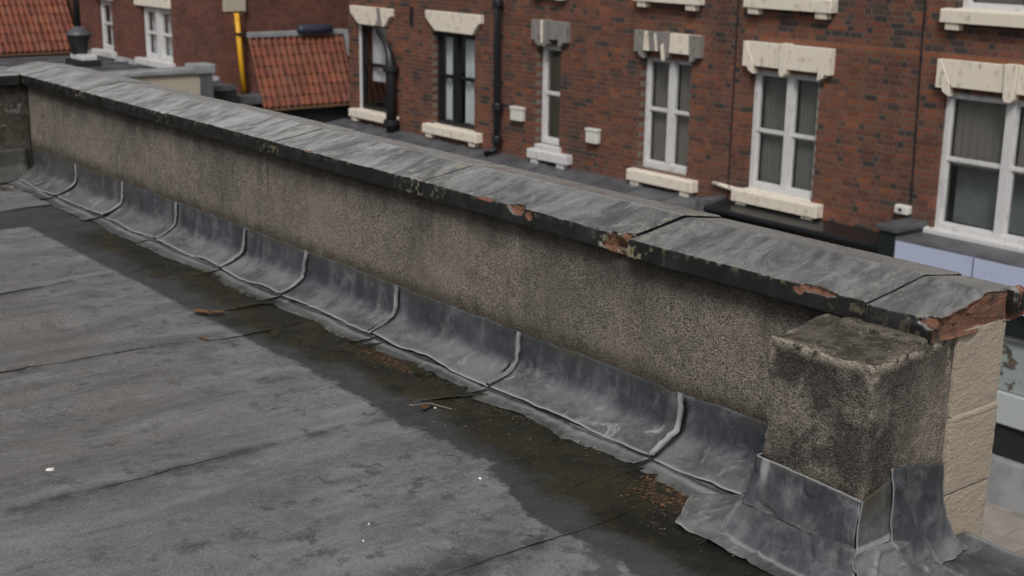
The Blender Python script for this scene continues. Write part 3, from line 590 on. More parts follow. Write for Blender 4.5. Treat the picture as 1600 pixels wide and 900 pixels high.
# front upper sheet, front lower apron with its flattened ear on the roof
sheet('front_sheet', [[(-2.354, 2.93, -1.434), (-2.355, 2.786, -1.437), (-2.18, 2.786, -1.442), (-1.996, 2.786, -1.452)], [(-2.362, 2.93, -1.50), (-2.364, 2.774, -1.505), (-2.18, 2.771, -1.51), (-1.992, 2.772, -1.52)], [(-2.385, 2.93, -1.583), (-2.385, 2.76, -1.583), (-2.18, 2.757, -1.588), (-1.986, 2.757, -1.594)]], 80, 26,
      lambda u, v: {'rim': np.maximum(np.maximum(.8*ss(.95, 1, v), .9*ss(.05, 0, v)), .9*ss(.33, .345, u)*ss(.40, .37, u)*ss(.75, .2, v)), 'bloom': ss(.4, 1, v)*.35, 'mud': ss(.16, .04, v)*.5}, 3, .0055)
sheet('front_apron', [[(-2.41, 2.96, -1.60), (-2.392, 2.772, -1.568), (-2.18, 2.768, -1.572), (-1.975, 2.768, -1.58)], [(-2.50, 2.965, -1.655), (-2.43, 2.752, -1.640), (-2.18, 2.742, -1.636), (-1.965, 2.742, -1.64)], [(-2.60, 2.90, -1.681), (-2.48, 2.715, -1.680), (-2.18, 2.700, -1.684), (-1.95, 2.705, -1.684)], [(-2.675, 2.865, -1.686), (-2.55, 2.665, -1.686), (-2.18, 2.652, -1.690), (-1.93, 2.66, -1.690)]], 100, 36,
      lambda u, v: {'bloom': .95*ss(.42, .25, u)+.25+.4*ss(.55, .8, v), 'mud': .45*ss(.75, 1, v), 'rim': np.maximum(.5*ss(.62, .68, v)*ss(.76, .70, v)*ss(.3, .5, u), .8*ss(.96, 1, v)*ss(.45, .3, u))}, 7, .0065)
# street-end sheets
sheet('end_sheet', [[(-1.991, 2.784, -1.452), (-1.988, 2.85, -1.430), (-1.988, 2.905, -1.415)], [(-1.984, 2.766, -1.52), (-1.980, 2.85, -1.51), (-1.978, 2.905, -1.50)], [(-1.976, 2.757, -1.594), (-1.970, 2.85, -1.592), (-1.968, 2.91, -1.588)]], 34, 26,
      lambda u, v: {'rim': np.maximum(.9*ss(.84, .88, v), .6*ss(.04, 0, u)), 'mud': .95*ss(.75, .1, v), 'bloom': u*0+.3}, 15, .002)
sheet('end_sheet', [[(-1.983, 2.893, -1.378), (-1.984, 3.01, -1.400), (-1.986, 3.14, -1.425)], [(-1.974, 2.882, -1.48), (-1.972, 3.02, -1.51), (-1.981, 3.15, -1.55)], [(-1.960, 2.886, -1.575), (-1.952, 2.99, -1.61), (-1.970, 3.18, -1.62)], [(-1.950, 2.885, -1.605), (-1.932, 2.96, -1.648), (-1.955, 3.19, -1.655)], [(-1.938, 2.90, -1.630), (-1.905, 2.985, -1.676), (-1.925, 3.215, -1.684)]], 50, 48,
      lambda u, v: {'rim': np.maximum(.5*ss(.97, 1, v), .5*ss(.03, 0, u)+.5*ss(.97, 1, u)), 'bloom': .8*ss(.5, .9, v)+.05, 'mud': .3*ss(.1, 0, v)}, 18, .008)
sheet('end_apron', [[(-1.985, 2.765, -1.585), (-1.958, 2.90, -1.585), (-1.945, 3.02, -1.62)], [(-1.96, 2.735, -1.645), (-1.925, 2.90, -1.65), (-1.915, 3.04, -1.668)], [(-1.93, 2.70, -1.687), (-1.87, 2.90, -1.686), (-1.83, 3.06, -1.686)]], 50, 26,
      lambda u, v: {'bloom': u*0+.95, 'mud': .35*ss(.4, .7, u), 'rim': u*0}, 22, .013)

cap = thing('lead_capping', 'flat lead sheet capping the open roof edge beside the end pier', 'capping', (0, 3.0, ROOF))
for x0, x1 in ((-1.99, -.60), (-.585, .85), (.865, 2.3), (2.315, 3.9)):
    xs = np.linspace(x0, x1, 80); ys = np.r_[np.linspace(2.66, 3.285, 44), 3.292, 3.294, 3.294]
    X, Y = np.meshgrid(xs, ys, indexing='ij'); Z = ROOF+.008+.010*fbm(np.stack([X, Y, X*0], -1), 7, 4, 3)+.014*ss(3.18, 3.26, Y)
    Z[:, -2] -= .02; Z[:, -1] -= .07
    o = put('capping_sheet', lead_mesh('capping_sheet', np.stack([X, Y, Z], -1), {'bloom': .25+.5*ss(3.2, 3.28, Y), 'mud': X*0+.15, 'rim': .6*ss(3.27, 3.285, Y)}), None, cap); solid(o, .003)
put('edge_board', MB().box(-1.985, 3.9, 3.262, 3.288, -1.95, ROOF-.02), M['stone'], cap)

# ------------------------------------------------------------------ litter on the roof
LC = [(.15, .07, .032), (.10, .048, .024), (.06, .032, .019), (.035, .022, .015), (.19, .10, .045), (.08, .06, .038)]
def leaf_shape(mb, c, r, a, curl, z):
    if mb.col is not None: mb.col = rng.choice(LC)
    n = 6; sl = rng.uniform(.12, .5); bend = rng.uniform(-.5, .5); pts = [(0, 0)] + [(math.cos(2*math.pi*k/n)*r*(.55 if k % 3 else 1), math.sin(2*math.pi*k/n)*r*sl+bend*r*math.cos(2*math.pi*k/n)**2) for k in range(n)]
    v = [(c[0]+x*math.cos(a)-y*math.sin(a), c[1]+x*math.sin(a)+y*math.cos(a), z+abs(y)*curl+(abs(x)/r)*curl*r*.5) for x, y in pts]
    mb.add(v, [(0, k+1, (k+1) % n+1) for k in range(n)])
for (cx, cy, sx, sy, n, lab, mats) in ((-2.68, 2.80, .17, .075, 800, 'patch of rust orange rotted leaves in the wet gutter beside the pier', 'leaf'), (-4.40, 2.84, .20, .045, 420, 'patch of brown rotted leaves in the gutter halfway along the parapet', 'leafdark'),
                                       (-8.86, 2.80, .16, .05, 200, 'drift of red brown leaves in the far roof corner', 'leaf')):
    mb = MB(); mb.col = LC[0]
    for k in range(n):
        x, y = rng.gauss(cx, sx*.55), rng.gauss(cy, sy*.55); leaf_shape(mb, (x, y), rng.uniform(.003, .014), rng.gauss(.4, 1.2), rng.uniform(.0, .2), ROOF+.0075+rng.uniform(0, .003))
    o = put('leaf_litter', mb, M['litter'], fixn=False); tag(o, lab, 'leaf litter'); o['kind'] = 'stuff'
mb = MB()
for k in range(520):
    x = rng.uniform(-6.8, -2.3); y = min(2.88, max(2.44, rng.gauss(2.66, .11))); r = rng.uniform(.0012, .0038)
    leaf_shape(mb, (x, y), r*1.5, rng.uniform(0, 6.3), .5, ROOF+.009)
o = put('gutter_grit', mb, M['twig'], fixn=False); tag(o, 'pale grit and plant fragments scattered along the wet gutter', 'grit'); o['kind'] = 'stuff'
mb = MB(); mb.col = LC[0]; _keep = LC; LC = [(.035, .036, .012), (.055, .052, .018), (.028, .026, .012), (.075, .066, .024)]
for k in range(1500):
    x = rng.uniform(-6.6, -2.45); y = 2.865 - abs(rng.gauss(0, .045)) + .02*math.sin(9*x)
    if float(vn(np.array([x*2.3, 0, 0]), 1, 77)) + rng.uniform(-.3, .3) < .05: continue
    leaf_shape(mb, (x, y), rng.uniform(.003, .009), rng.uniform(0, 6.3), rng.uniform(.3, .9), ROOF+.008+rng.uniform(0, .004))
LC = _keep
o = put('gutter_moss', mb, M['litter'], fixn=False); tag(o, 'olive moss tufts growing in patches against the lead skirt', 'moss'); o['kind'] = 'stuff'
def leaf_thing(px, lab, r, a, mat='leafdark'):
    mb = MB(); n = 10
    out = [(math.cos(2*math.pi*k/n)*r*(1+.15*math.sin(3*k)), math.sin(2*math.pi*k/n)*r*.5) for k in range(n)]
    v = [(0, 0, .004)] + [(x*math.cos(a)-y*math.sin(a), x*math.sin(a)+y*math.cos(a), .006+.35*abs(y)+.12*abs(x)) for x, y in out]
    mb.add([(px[0]+p[0], px[1]+p[1], ROOF+.004+p[2]) for p in v], [(0, k+1, (k+1) % n+1) for k in range(n)])
    mb.tube([(px[0]+math.cos(a)*r, px[1]+math.sin(a)*r, ROOF+.012), (px[0]+math.cos(a)*r*1.6, px[1]+math.sin(a)*r*1.6, ROOF+.016)], .0012, 5)
    tag(put('fallen_leaf', mb, M[mat], fixn=False), lab, 'leaf')
leaf_thing((-5.41, 2.53), 'curled brown leaf where dry felt meets the damp gutter', .045, .4, 'leaf')
leaf_thing((-5.36, 2.58), 'dark folded leaf just above the curled brown leaf', .04, 1.1)
leaf_thing((-5.03, 2.36), 'small dark leaf lying on a felt seam', .03, .2)
leaf_thing((-3.80, 2.64), 'dark leaf caught at a torn gutter lap', .035, 2.3)
def blob(name, px, r, lab, cat, mat, seed, flat=.35):
    mb = MB(); n = 9
    ring = lambda s, z: [(px[0]+math.cos(2*math.pi*k/n)*r*s*(1+.35*math.sin(2.3*k+seed)), px[1]+math.sin(2*math.pi*k/n)*r*s*.7*(1+.3*math.cos(1.7*k+seed)), ROOF+z) for k in range(n)]
    hz = float(roof_h(np.array([px[0]]), np.array([px[1]]))[0])
    v = ring(1, hz-.003) + ring(.95, hz+.0012) + ring(.5, hz+.002+r*flat) + [(px[0], px[1], ROOF+hz+.0025+r*flat)]
    mb.add(v, [tuple(i*n+q for q in (k,)) + (i*n+(k+1) % n, (i+1)*n+(k+1) % n, (i+1)*n+k) for i in range(2) for k in range(n)] + [(2*n+k, 2*n+(k+1) % n, 3*n) for k in range(n)])
    tag(put(name, mb, M[mat], smooth=True), lab, cat)
blob('white_flake', (-4.07, 1.36), .019, 'white flake lying alone on the grey felt, by the picture edge', 'flake', 'chalk', 1, .05)
blob('white_flake', (-3.18, 2.42), .006, 'small white chip at the jagged edge of the damp felt', 'flake', 'chalk', 2)
blob('pebble', (-3.10, 1.95), .0035, 'upper of two tiny pale pebbles on the open felt', 'pebble', 'chalk', 3, .7)
blob('pebble', (-3.02, 1.88), .0035, 'lower of two tiny pale pebbles on the open felt', 'pebble', 'chalk', 4, .7)
blob('white_flake', (-3.79, 2.675), .010, 'pinkish white flake beside the dark leaf at the torn gutter lap', 'flake', 'chalk', 5, .4)
mb = MB().tube([(-3.85, 2.60, ROOF+.012), (-3.80, 2.66, ROOF+.022), (-3.72, 2.70, ROOF+.014)], .0025, 6)
tag(put('twig', mb, M['twig']), 'thin bent twig across the torn gutter lap', 'twig')

# ------------------------------------------------------------------ street below
def flat(name, mb, mat):
    o = put(name, mb, mat); o['kind'] = 'structure'; return o
flat('ground', MB().box(-200, 200, -200, 200, STREET-.6, STREET-.16), M['asphalt'])
flat('road', MB().box(-60, 60, 5.6, 11.3, STREET-.14, STREET-.13), M['asphalt'])
pave = flat('pavement', MB().box(-60, 60, 11.46, 22, STREET-.15, STREET-.035), M['mortar'])
flat('near_pavement', MB().box(-60, 60, 3.5, 5.45, STREET-.15, STREET), M['paving'])
for k in range(14): put('kerb_stone', MB().box(-16+.92*k, -16+.92*k+.91, 11.3, 11.45, STREET-.15, STREET+.002), M['paving'], pave, bevel=.012)
slabm = []
for k in range(4):
    me = MB().box(0, .592, 0, .592, -.05, 0).mesh('paving_slab'); me.materials.append(m_plain('paving_slab_%d' % k, *[tuple(c*f for c in cc) for f in [(.8, 1., 1.12, .92)[k]] for cc in ((.19, .17, .15), (.27, .245, .215))], 3)); slabm.append(me)
for i in range(13):
    for j in range(5):
        inst('paving_slab', slabm[rng.randrange(4)], pave, (-12.0+.6*i+(.3 if j % 2 else 0), 11.47+.6*j, STREET+rng.uniform(-.003, .003)))

# ------------------------------------------------------------------ terrace across the street
YF = 14.0; CO = .0752
PAL = [(.200, .070, .046), (.165, .060, .044), (.235, .085, .047), (.145, .062, .048), (.185, .076, .052), (.220, .075, .045), (.135, .050, .042), (.160, .074, .054)]
DARK = [(.045, .035, .033), (.032, .028, .028), (.062, .043, .038)]
def brick_col(x, z, k, seed):
    n = float(vn(np.array([x*.8, k*.23, seed*3.1]), 1, 5)); n2 = float(vn(np.array([x*2.5, k*.7, seed]), 1, 8))
    up = float(ss(-1.75, -1.0, z))*float(ss(-13.5, -11, x)); pd = .07 + .08*max(0, n) + .34*up + (.30 if n2 > .55 else 0)
    if (k % 9 == 4 and up > .25) : return (.24, .084, .04) if rng.random() < .8 else PAL[2]
    if rng.random() < pd: return rng.choice(DARK)
    c = PAL[rng.randrange(len(PAL))]; c = (c[0]*1.10, c[1]*1.03, c[2]*.9); f = .68+.24*rng.random()+.13*n
    return tuple(a*f for a in c)
def slab(x0, x1, z0, z1, y0, y1, opens, e=.003):
    xs = sorted({x0, x1} | {a for o in opens for a in (o[0]-e, o[1]+e)}); zs = sorted({z0, z1} | {a for o in opens for a in (o[2]-e, o[3]+e)})
    xs = [x for x in xs if x0 <= x <= x1]; zs = [z for z in zs if z0 <= z <= z1]; mb = MB()
    for a, b in zip(xs[:-1], xs[1:]):
        for c, d in zip(zs[:-1], zs[1:]):
            if not any(o[0]-2*e < (a+b)/2 < o[1]+2*e and o[2]-2*e < (c+d)/2 < o[3]+2*e for o in opens): mb.box(a, b, y0, y1, c, d)
    return mb
BM = {}
def brick_mesh(w, ci, col):
    if (w, ci) not in BM:
        mb = MB(); mb.col = col; mb.box(-w/2, w/2, 0, .108, -.0312, .0312); me = mb.mesh('brick'); me.materials.append(M['brick']); BM[(w, ci)] = me
    return BM[(w, ci)]
VARC = [(c[0]*1.10*f, c[1]*1.03*f, c[2]*.9*f) for c in PAL for f in (.70, .88)] + DARK + [(.24, .084, .04)]
def in_photo(x, z):
    p = Vector((x, YF, z)); d = p.dot(_Z); px = 800+FPX*p.dot(_CX)/d; py = 450-FPX*p.dot(_CY)/d
    return (0 < px < 1600 and 0 < py < 70+.231*px), d
def brick_wall(house, x0, x1, z0, z1, opens, cover, seed):
    w = put('wall', slab(x0, x1, z0, z1, YF+.0045, YF+.30, opens), M['mortar'], house)
    bl = []
    for k in range(int((z1-z0)/CO)):
        zc = z0+(k+.5)*CO; x = x0 - (.0 if k % 2 else .149) ; hd = bool(k % 2)
        while x < x1:
            L = .0995 if hd else .199; a, b = max(x+.0065, x0+.002), min(x+L-.0065, x1-.002); hd = not hd; x += L
            segs = [(a, b)]
            for o in opens:
                if o[2]-.01 < zc < o[3]+.01:
                    segs = [q for s in segs for q in ((s[0], min(s[1], o[0])), (max(s[0], o[1]), s[1])) if q[1]-q[0] > .02]
            for s in segs:
                if s[1]-s[0] > .025 and not any(c[0] < s[0] and s[1] < c[1] and c[2] < zc-.033 and zc+.033 < c[3] for c in cover): bl.append((s[0], s[1], zc, k))
    full = []
    for i, (a, b, zc, k) in enumerate(bl):
        wd = round(b-a, 4); vis, d = in_photo((a+b)/2, zc)
        if vis and wd in (.186, .0865): full.append((-(wd)/d/d, i))
    single = {i for _, i in sorted(full)[:300]}
    mass = MB()
    for i, (a, b, zc, k) in enumerate(bl):
        col = brick_col((a+b)/2, zc, k, seed); dy = rng.uniform(-.002, .002)
        if i in single:
            ci = min(range(len(VARC)), key=lambda j: sum((VARC[j][q]-col[q])**2 for q in range(3)))
            inst('brick', brick_mesh(round(b-a, 4), ci, VARC[ci]), w, ((a+b)/2, YF+dy, zc))
        else: mass.col = col; mass.box(a, b, YF+dy, YF+.108, zc-.0312, zc+.0312)
    o = put('brickwork', mass, M['brick'], w, fixn=False); o['kind'] = 'stuff'
    return w

def window(house, xl, xr, zb, zt, fm, fw=.075, mull=(), rail=None, back=None, y=14.095, bot=.09, railh=.045, mw=.10):
    f = MB(); f.box(xl, xl+fw, y, y+.09, zb, zt); f.box(xr-fw, xr, y, y+.09, zb, zt); f.box(xl+fw, xr-fw, y+.002, y+.09, zt-fw*.8, zt); f.box(xl+fw, xr-fw, y-.02, y+.09, zb, zb+bot)
    fo = put('window', f, M[fm], house, bevel=.006)
    xs = [xl+fw] + [c for m in mull for c in (m-mw/2, m+mw/2)] + [xr-fw]
    for m in mull: put('mullion', MB().box(m-mw/2, m+mw/2, y-.025, y+.09, zb+.002, zt-.002), M[fm], fo, bevel=.006)
    for a, b in zip(xs[::2], xs[1::2]):
        lv = [zb+bot, zt-fw*.8]
        if rail: put('meeting_rail', MB().box(a, b, y+.012, y+.07, rail-railh/2, rail+railh/2), M[fm], fo, bevel=.004); lv = [zb+bot, rail-railh/2, rail+railh/2, zt-fw*.8]
        for c, d, dy in zip(lv[::2], lv[1::2], (.045, .03)):
            s = MB(); t = .013
            s.ring(a+.001, b-.001, c+.001, d-.001, t, y+dy-.012, y+dy+.03); put('sash', s, M[fm], fo)
            put('pane', MB().box(a+t, b-t, y+dy, y+dy+.004, c+t, d-t), M['glass'], fo)
        if back:
            kind = back if isinstance(back, str) else back[0]; n = 44; u = np.linspace(0, 1, n)
            za, zc = (zb+bot, zt) if isinstance(back, str) else (zb+bot+back[1]*(zt-zb), zt)
            amp = .03 if kind == 'curtain' else .004
            aa, bb = (a, b) if kind != 'curtain' else (a+.10*(b-a), b)
            V = np.zeros((n, 6, 3)); V[..., 0] = (aa+(bb-aa)*u)[:, None]; V[..., 2] = np.linspace(za, zc, 6)[None]; V[..., 1] = y+.135 + (amp*np.sin(u*2*math.pi*(2.2 if kind == 'curtain' else 7)+a)*(1+.3*np.sin(9*u)))[:, None]
            put('curtain' if kind == 'curtain' else 'blind', arrmesh('drape', V, quads(n, 6), M[kind]), None, fo)
    return fo
def stone_sill(house, x0, x1, z0, z1, mat='cream', brackets=True, y0=13.865):
    s = put('sill', MB().prismx([(y0, z0), (y0, z1-.025), (y0+.012, z1-.012), (YF+.10, z1), (YF+.10, z0)], x0, x1), M[mat], house, bevel=.008)
    if brackets:
        for a, b in ((x0+.06, x0+.24), (x1-.27, x1-.09)): put('bracket', MB().prismx([(y0+.03, z0-.085), (y0+.02, z0+.001), (YF+.02, z0+.001), (YF+.02, z0-.085)], a, b), M[mat], s, bevel=.01)
    return s
def key_lintel(house, x0, x1, zt, zb, drop, kx, mats, y0=13.915, kw=.14):
    """shouldered lintel: dropped end stops, two blocks and a tapered keystone"""
    mS, mB, mK, mB2 = mats
    L = put('lintel', MB().prism([(x0+.055, zt), (kx-kw/2, zt), (kx-kw/2+.012, zb), (x0+.21, zb), (x0+.19, zb+.05)], y0, YF+.06), M[mB], house, bevel=.007)
    put('lintel_block', MB().prism([(x1-.055, zt), (x1-.19, zb+.05), (x1-.21, zb), (kx+kw/2-.012, zb), (kx+kw/2, zt)], y0, YF+.06), M[mB2], L, bevel=.007)
    put('end_stop', MB().prism([(x0, zt), (x0+.05, zt), (x0+.187, zb+.05), (x0+.195, drop-.02), (x0+.10, drop+.03), (x0+.09, drop+.07), (x0, drop+.07)], y0-.012, YF+.06), M[mS], L, bevel=.007)
    put('end_stop', MB().prism([(x1, zt), (x1, drop+.07), (x1-.09, drop+.07), (x1-.10, drop+.03), (x1-.195, drop-.02), (x1-.187, zb+.05), (x1-.05, zt)], y0-.012, YF+.06), M[mS], L, bevel=.007)
    put('keystone', MB().prism([(kx-kw/2+.004, zt+.015), (kx+kw/2-.004, zt+.015), (kx+kw/2-.022, drop+.03), (kx+kw/2-.045, drop-.01), (kx-kw/2+.045, drop-.01), (kx-kw/2+.022, drop+.03)], y0-.045, YF+.06), M[mK], L, bevel=.008)
    return L
def flat_lintel(house, x0, x1, zt, zb, mat='cream'):
    return put('lintel', MB().prism([(x0, zt), (x1, zt), (x1, zt-.14), (x1-.07, zt-.17), (x1-.22, zb-.005), (x0+.30, zb), (x0+.10, zt-.19), (x0+.02, zt-.13)], 13.915, YF+.06), M[mat], house, bevel=.012)
def downpipe(house, pts, r, collars=(), shoe=False, mat='iron'):
    p = put('downpipe', MB().tube(pts, r, 12), M[mat], house, smooth=True); r = max(r) if isinstance(r, list) else r
    for (x, y, z) in collars: put('pipe_collar', MB().lathe((x, y), [(r*1.45, z-.05), (r*1.5, z-.03), (r*1.5, z+.04), (r*1.25, z+.06)], 14), M[mat], p)
    return p
Z0, Z1 = -3.75, 1.25
ZS, ZH = -3.36, -1.78            # window foot and head on the first floor
def house(label, x0, x1, wins, seed):
    h = thing('terrace_house', label, 'house', ((x0+x1)/2, YF, STREET), 'red brick terrace houses across the street')
    opens = [(a, b, -3.45, -1.80) for a, b in wins] + [(a+.06, b-.06, -.86, .75) for a, b in wins]
    cover = [(a-.06, b+.10, -1.74, -1.45) for a, b in wins]
    brick_wall(h, x0, x1, Z0, Z1, opens, cover, seed)
    put('house_core', MB().box(x0+.002, x1-.002, YF+.55, 21, STREET, Z1), M['dark'], h)
    put('roof', MB().prismx([(YF-.18, Z1), (YF-.18, Z1+.08), (17.5, Z1+1.9), (21.2, Z1+.1), (21.2, Z1)], x0+.001, x1-.001), M['slate'], h)
    put('gutter', MB().tube([(x0+.01, YF-.13, Z1+.02), (x1-.01, YF-.13, Z1+.02)], .055, 8), M['iron'], h)
    return h
# house with black sashes
hA = house('red brick terrace house with black framed windows and a dark bent downpipe', -22.75, -17.99, [(-22.48, -21.40), (-19.90, -18.66)], 1)
flat_lintel(hA, -22.57, -21.15, -1.475, -1.81); flat_lintel(hA, -20.04, -18.41, -1.43, -1.77)
put('lintel_stain', MB().prism([(-21.62, -1.475), (-21.5, -1.475), (-21.42, -1.80), (-21.66, -1.80), (-21.58, -1.68)], 13.908, 13.92), M['greyst'], hA)
window(hA, -22.42, -21.40, -3.45, -1.80, 'black', .06, (), -2.58, ('curtain', .28)); put('frame_edge', MB().box(-22.478, -22.424, 14.07, 14.2, -3.44, -1.81), M['white'], hA)
window(hA, -19.89, -18.66, -3.45, -1.80, 'black', .075, (-19.33,), -2.57, 'curtain', mw=.14)
stone_sill(hA, -22.58, -21.0, -3.60, -3.44); stone_sill(hA, -20.06, -18.42, -3.60, -3.43)
for a, b in ((-22.48, -21.40), (-19.90, -18.66)): window(hA, a+.06, b-.06, -.86, .75, 'black', .06, (), .0, 'curtain'); stone_sill(hA, a-.1, b+.1, -.98, -.84)
downpipe(hA, [(-21.62, 13.95, -1.80), (-21.55, 13.90, -1.88), (-21.22, 13.86, -2.10), (-21.09, 13.86, -2.30), (-21.06, 13.86, -2.50), (-21.05, 13.86, -3.72)], [.035, .05, .055, .075, .10, .10], ((-21.05, 13.86, -3.55), (-21.06, 13.86, -2.55)))
downpipe(hA, [(-18.02+.10, 13.88, Z1), (-17.86, 13.88, -3.55), (-17.86, 13.86, -3.62), (-17.98, 13.72, -3.72)], .062, ((-17.862, 13.88, -2.9), (-17.88, 13.88, -1.2), (-17.86, 13.88, -3.45)))
put('wall_tie', MB().box(-20.62, -20.52, 13.985, 14.0, -1.72, -1.40), M['iron'], hA)
# house with bare grey lintels
hB = house('red brick terrace house with bare grey stone lintels and white windows', -17.985, -12.705, [(-16.96, -16.39), (-14.55, -13.53)], 2)
key_lintel(hB, -17.03, -16.17, -1.41, -1.70, -1.80, -16.68, ('greyst', 'greyst', 'greyst', 'greyst'), kw=.18)
put('peeling_paint', MB().box(-16.745, -16.69, 13.862, 13.872, -1.76, -1.40), M['cream'], hB)
L = key_lintel(hB, -14.63, -13.30, -1.42, -1.70, -1.80, -13.98, ('greyst', 'greyst', 'greyst', 'cream'), kw=.16)
put('peeling_paint', MB().prism([(-14.42, -1.42), (-14.36, -1.42), (-14.31, -1.70), (-14.43, -1.70)], 13.908, 13.92), M['cream'], hB)
put('peeling_paint', MB().prism([(-13.34, -1.42), (-13.52, -1.42), (-13.50, -1.70), (-13.40, -1.70)], 13.908, 13.92), M['greyst'], hB)
put('peeling_paint', MB().prism([(-14.22, -1.45), (-14.18, -1.44), (-14.14, -1.69), (-14.18, -1.69)], 13.908, 13.92), M['cream'], hB)
put('peeling_paint', MB().prism([(-14.03, -1.60), (-13.97, -1.56), (-13.94, -1.81), (-14.0, -1.81)], 13.862, 13.875), M['cream'], hB)
window(hB, -16.945, -16.39, -3.40, -1.80, 'white', .085, (), -2.58, None)
put('room_screen', MB().box(-16.9, -16.42, 14.33, 14.36, -3.4, -1.85), M['dark'], hB)
window(hB, -14.53, -13.53, -3.45, -1.80, 'white', .07, (-13.99,), -2.57, 'blind', mw=.10, bot=.10, railh=.038)
stone_sill(hB, -17.04, -16.05, -3.64, -3.48, 'white'); put('upper_sill', MB().box(-16.90, -16.32, 13.91, 14.05, -3.50, -3.40), M['white'], hB, bevel=.012)
stone_sill(hB, -14.65, -13.28, -3.645, -3.47)
for a, b in ((-16.96, -16.39), (-14.55, -13.53)): window(hB, a+.06, b-.06, -.86, .75, 'white', .06, (), .0, 'blind'); stone_sill(hB, a-.1, b+.20, -1.0, -.84)
for x0, x1, z0, z1, d in ((-17.54, -17.25, -3.09, -2.87, .1), (-15.64, -15.39, -3.22, -3.0, .1)):
    v = put('vent_cover', MB().box(x0, x1, YF-d, YF, z0, z1), M['plastic'], hB, bevel=.015); put('vent_hood', MB().box(x0-.01, x1+.01, YF-d-.012, YF, z1-.03, z1+.012), M['plastic'], v, bevel=.008)
put('straight_joint', MB().box(-12.715, -12.69, YF-.004, YF+.01, Z0, Z1), M['dark'], hB)
put('overflow_pipe', MB().tube([(-12.96, 13.97, -3.45), (-12.55, 13.95, -3.475)], .032, 10), M['cream'], hB, smooth=True)
# house with cream lintels and paired sashes
hC = house('red brick terrace house with cream keystone lintel over a paired white sash window', -12.70, -9.755, [(-12.42, -11.23)], 3)
key_lintel(hC, -12.49, -11.01, -1.425, -1.745, -1.83, -11.77, ('cream',)*4)
window(hC, -12.41, -11.23, -3.45, -1.80, 'white', .085, (-11.77,), -2.63, 'blind2', mw=.11, bot=.10, railh=.038)
stone_sill(hC, -12.52, -11.02, -3.62, -3.44); window(hC, -12.36, -11.29, -.86, .75, 'white', .08, (-11.77,), 0, 'blind2'); stone_sill(hC, -12.50, -11.03, -.98, -.80)
put('overflow_pipe', MB().tube([(-12.93+.28, 13.955, -3.46), (-12.50, 13.94, -3.47)], .03, 10), M['cream'], hC, smooth=True)
# house with the lilac shop fascia
hD = house('red brick terrace house with a wide white window above a lilac shop sign', -9.75, -5.6, [(-9.36, -7.50)], 4)
key_lintel(hD, -9.44, -7.42, -1.415, -1.73, -1.82, -8.46, ('cream',)*4, kw=.17)
window(hD, -9.36, -7.50, -3.46, -1.80, 'white', .075, (-8.49,), -2.60, ('blind', .42), mw=.12, bot=.08, y=14.05, railh=.04)
put('room_screen', MB().box(-9.3, -7.55, 14.34, 14.36, -3.4, -2.5), m_plain('blue_grey_screen', (.13, .145, .155), (.20, .215, .22), 2), hD)
put('timber_sill', MB().box(-9.42, -7.40, 13.90, 14.06, -3.53, -3.45), M['white'], hD, bevel=.01); put('sill_end', MB().box(-9.62, -9.40, 13.93, 14.03, -3.55, -3.44), M['cream'], hD, bevel=.012)
window(hD, -9.30, -7.56, -.86, .75, 'white', .08, (-8.43,), 0, 'blind'); stone_sill(hD, -9.44, -7.35, -.99, -.82)
put('cable', MB().tube([(-9.745, 13.985, Z1), (-9.73, 13.985, -1.2), (-9.70, 13.985, -2.3), (-9.68, 13.985, -3.2)], .011, 6), M['iron'], hD)
b = put('junction_box', MB().box(-9.86, -9.655, 13.90, 14.0, -3.345, -3.23), M['plastic'], hD, bevel=.02); put('box_vent', MB().box(-9.79, -9.74, 13.894, 13.902, -3.305, -3.27), M['dark'], b)

# ground-floor shops
shD = thing('shopfront', 'shopfront with a blank lilac fascia sign and pale window under the wide white window', 'shopfront', (-7.5, 13.4, STREET), 'shopfronts under the terrace houses')
put('lead_weathering', MB().prismx([(13.36, -3.53), (13.37, -3.50), (YF+.0, -3.50), (YF, -3.75), (13.37, -3.75)], -9.42, -5.6), M['leadroof'], shD)
sg = put('sign_panel', MB().box(-9.39, -5.6, 13.335, 13.365, -4.05, -3.535), M['lilac'], shD)
put('sign_joint', MB().box(-8.335, -8.325, 13.331, 13.336, -4.05, -3.535), M['dark'], sg)
for (x, z, w, h) in ((-8.24, -3.665, .10, .025), (-8.15, -3.645, .09, .018), (-8.28, -3.74, .035, .035), (-8.06, -3.66, .06, .016)):
    put('sign_smudge', MB().prism([(x, z), (x+w*.5, z+h), (x+w, z+h*.2), (x+w*.8, z-h), (x+w*.3, z-h*.7)], 13.3325, 13.3345), m_plain('blue_smudge', (.37, .39, .57), (.40, .42, .60), 9), sg)
put('shop_wall', MB().box(-9.38, -5.6, 13.52, 14.3, STREET, -3.76), M['dark'], shD)
put('window_head', MB().box(-9.2, -5.6, 13.40, 13.52, -4.34, -4.06), M['blackgreen'], shD)
put('window_bar', MB().box(-9.2, -5.6, 13.44, 13.50, -4.40, -4.345), M['palelead'], shD)
put('poster', MB().box(-8.9, -5.6, 13.505, 13.515, -5.02, -4.405), M['poster'], shD)
put('pane', MB().box(-9.2, -5.6, 13.47, 13.476, -5.02, -4.405), M['glass'], shD)
put('stall_riser', MB().box(-9.2, -5.6, 13.43, 13.52, -5.40, -5.03), M['mint'], shD, bevel=.01)
put('grille_opening', MB().box(-9.2, -5.6, 13.49, 13.525, -5.80, -5.405), M['dark'], shD)
put('plinth', MB().box(-9.2, -5.6, 13.38, 13.53, STREET-.02, -5.81), M['palelead'], shD, bevel=.01)

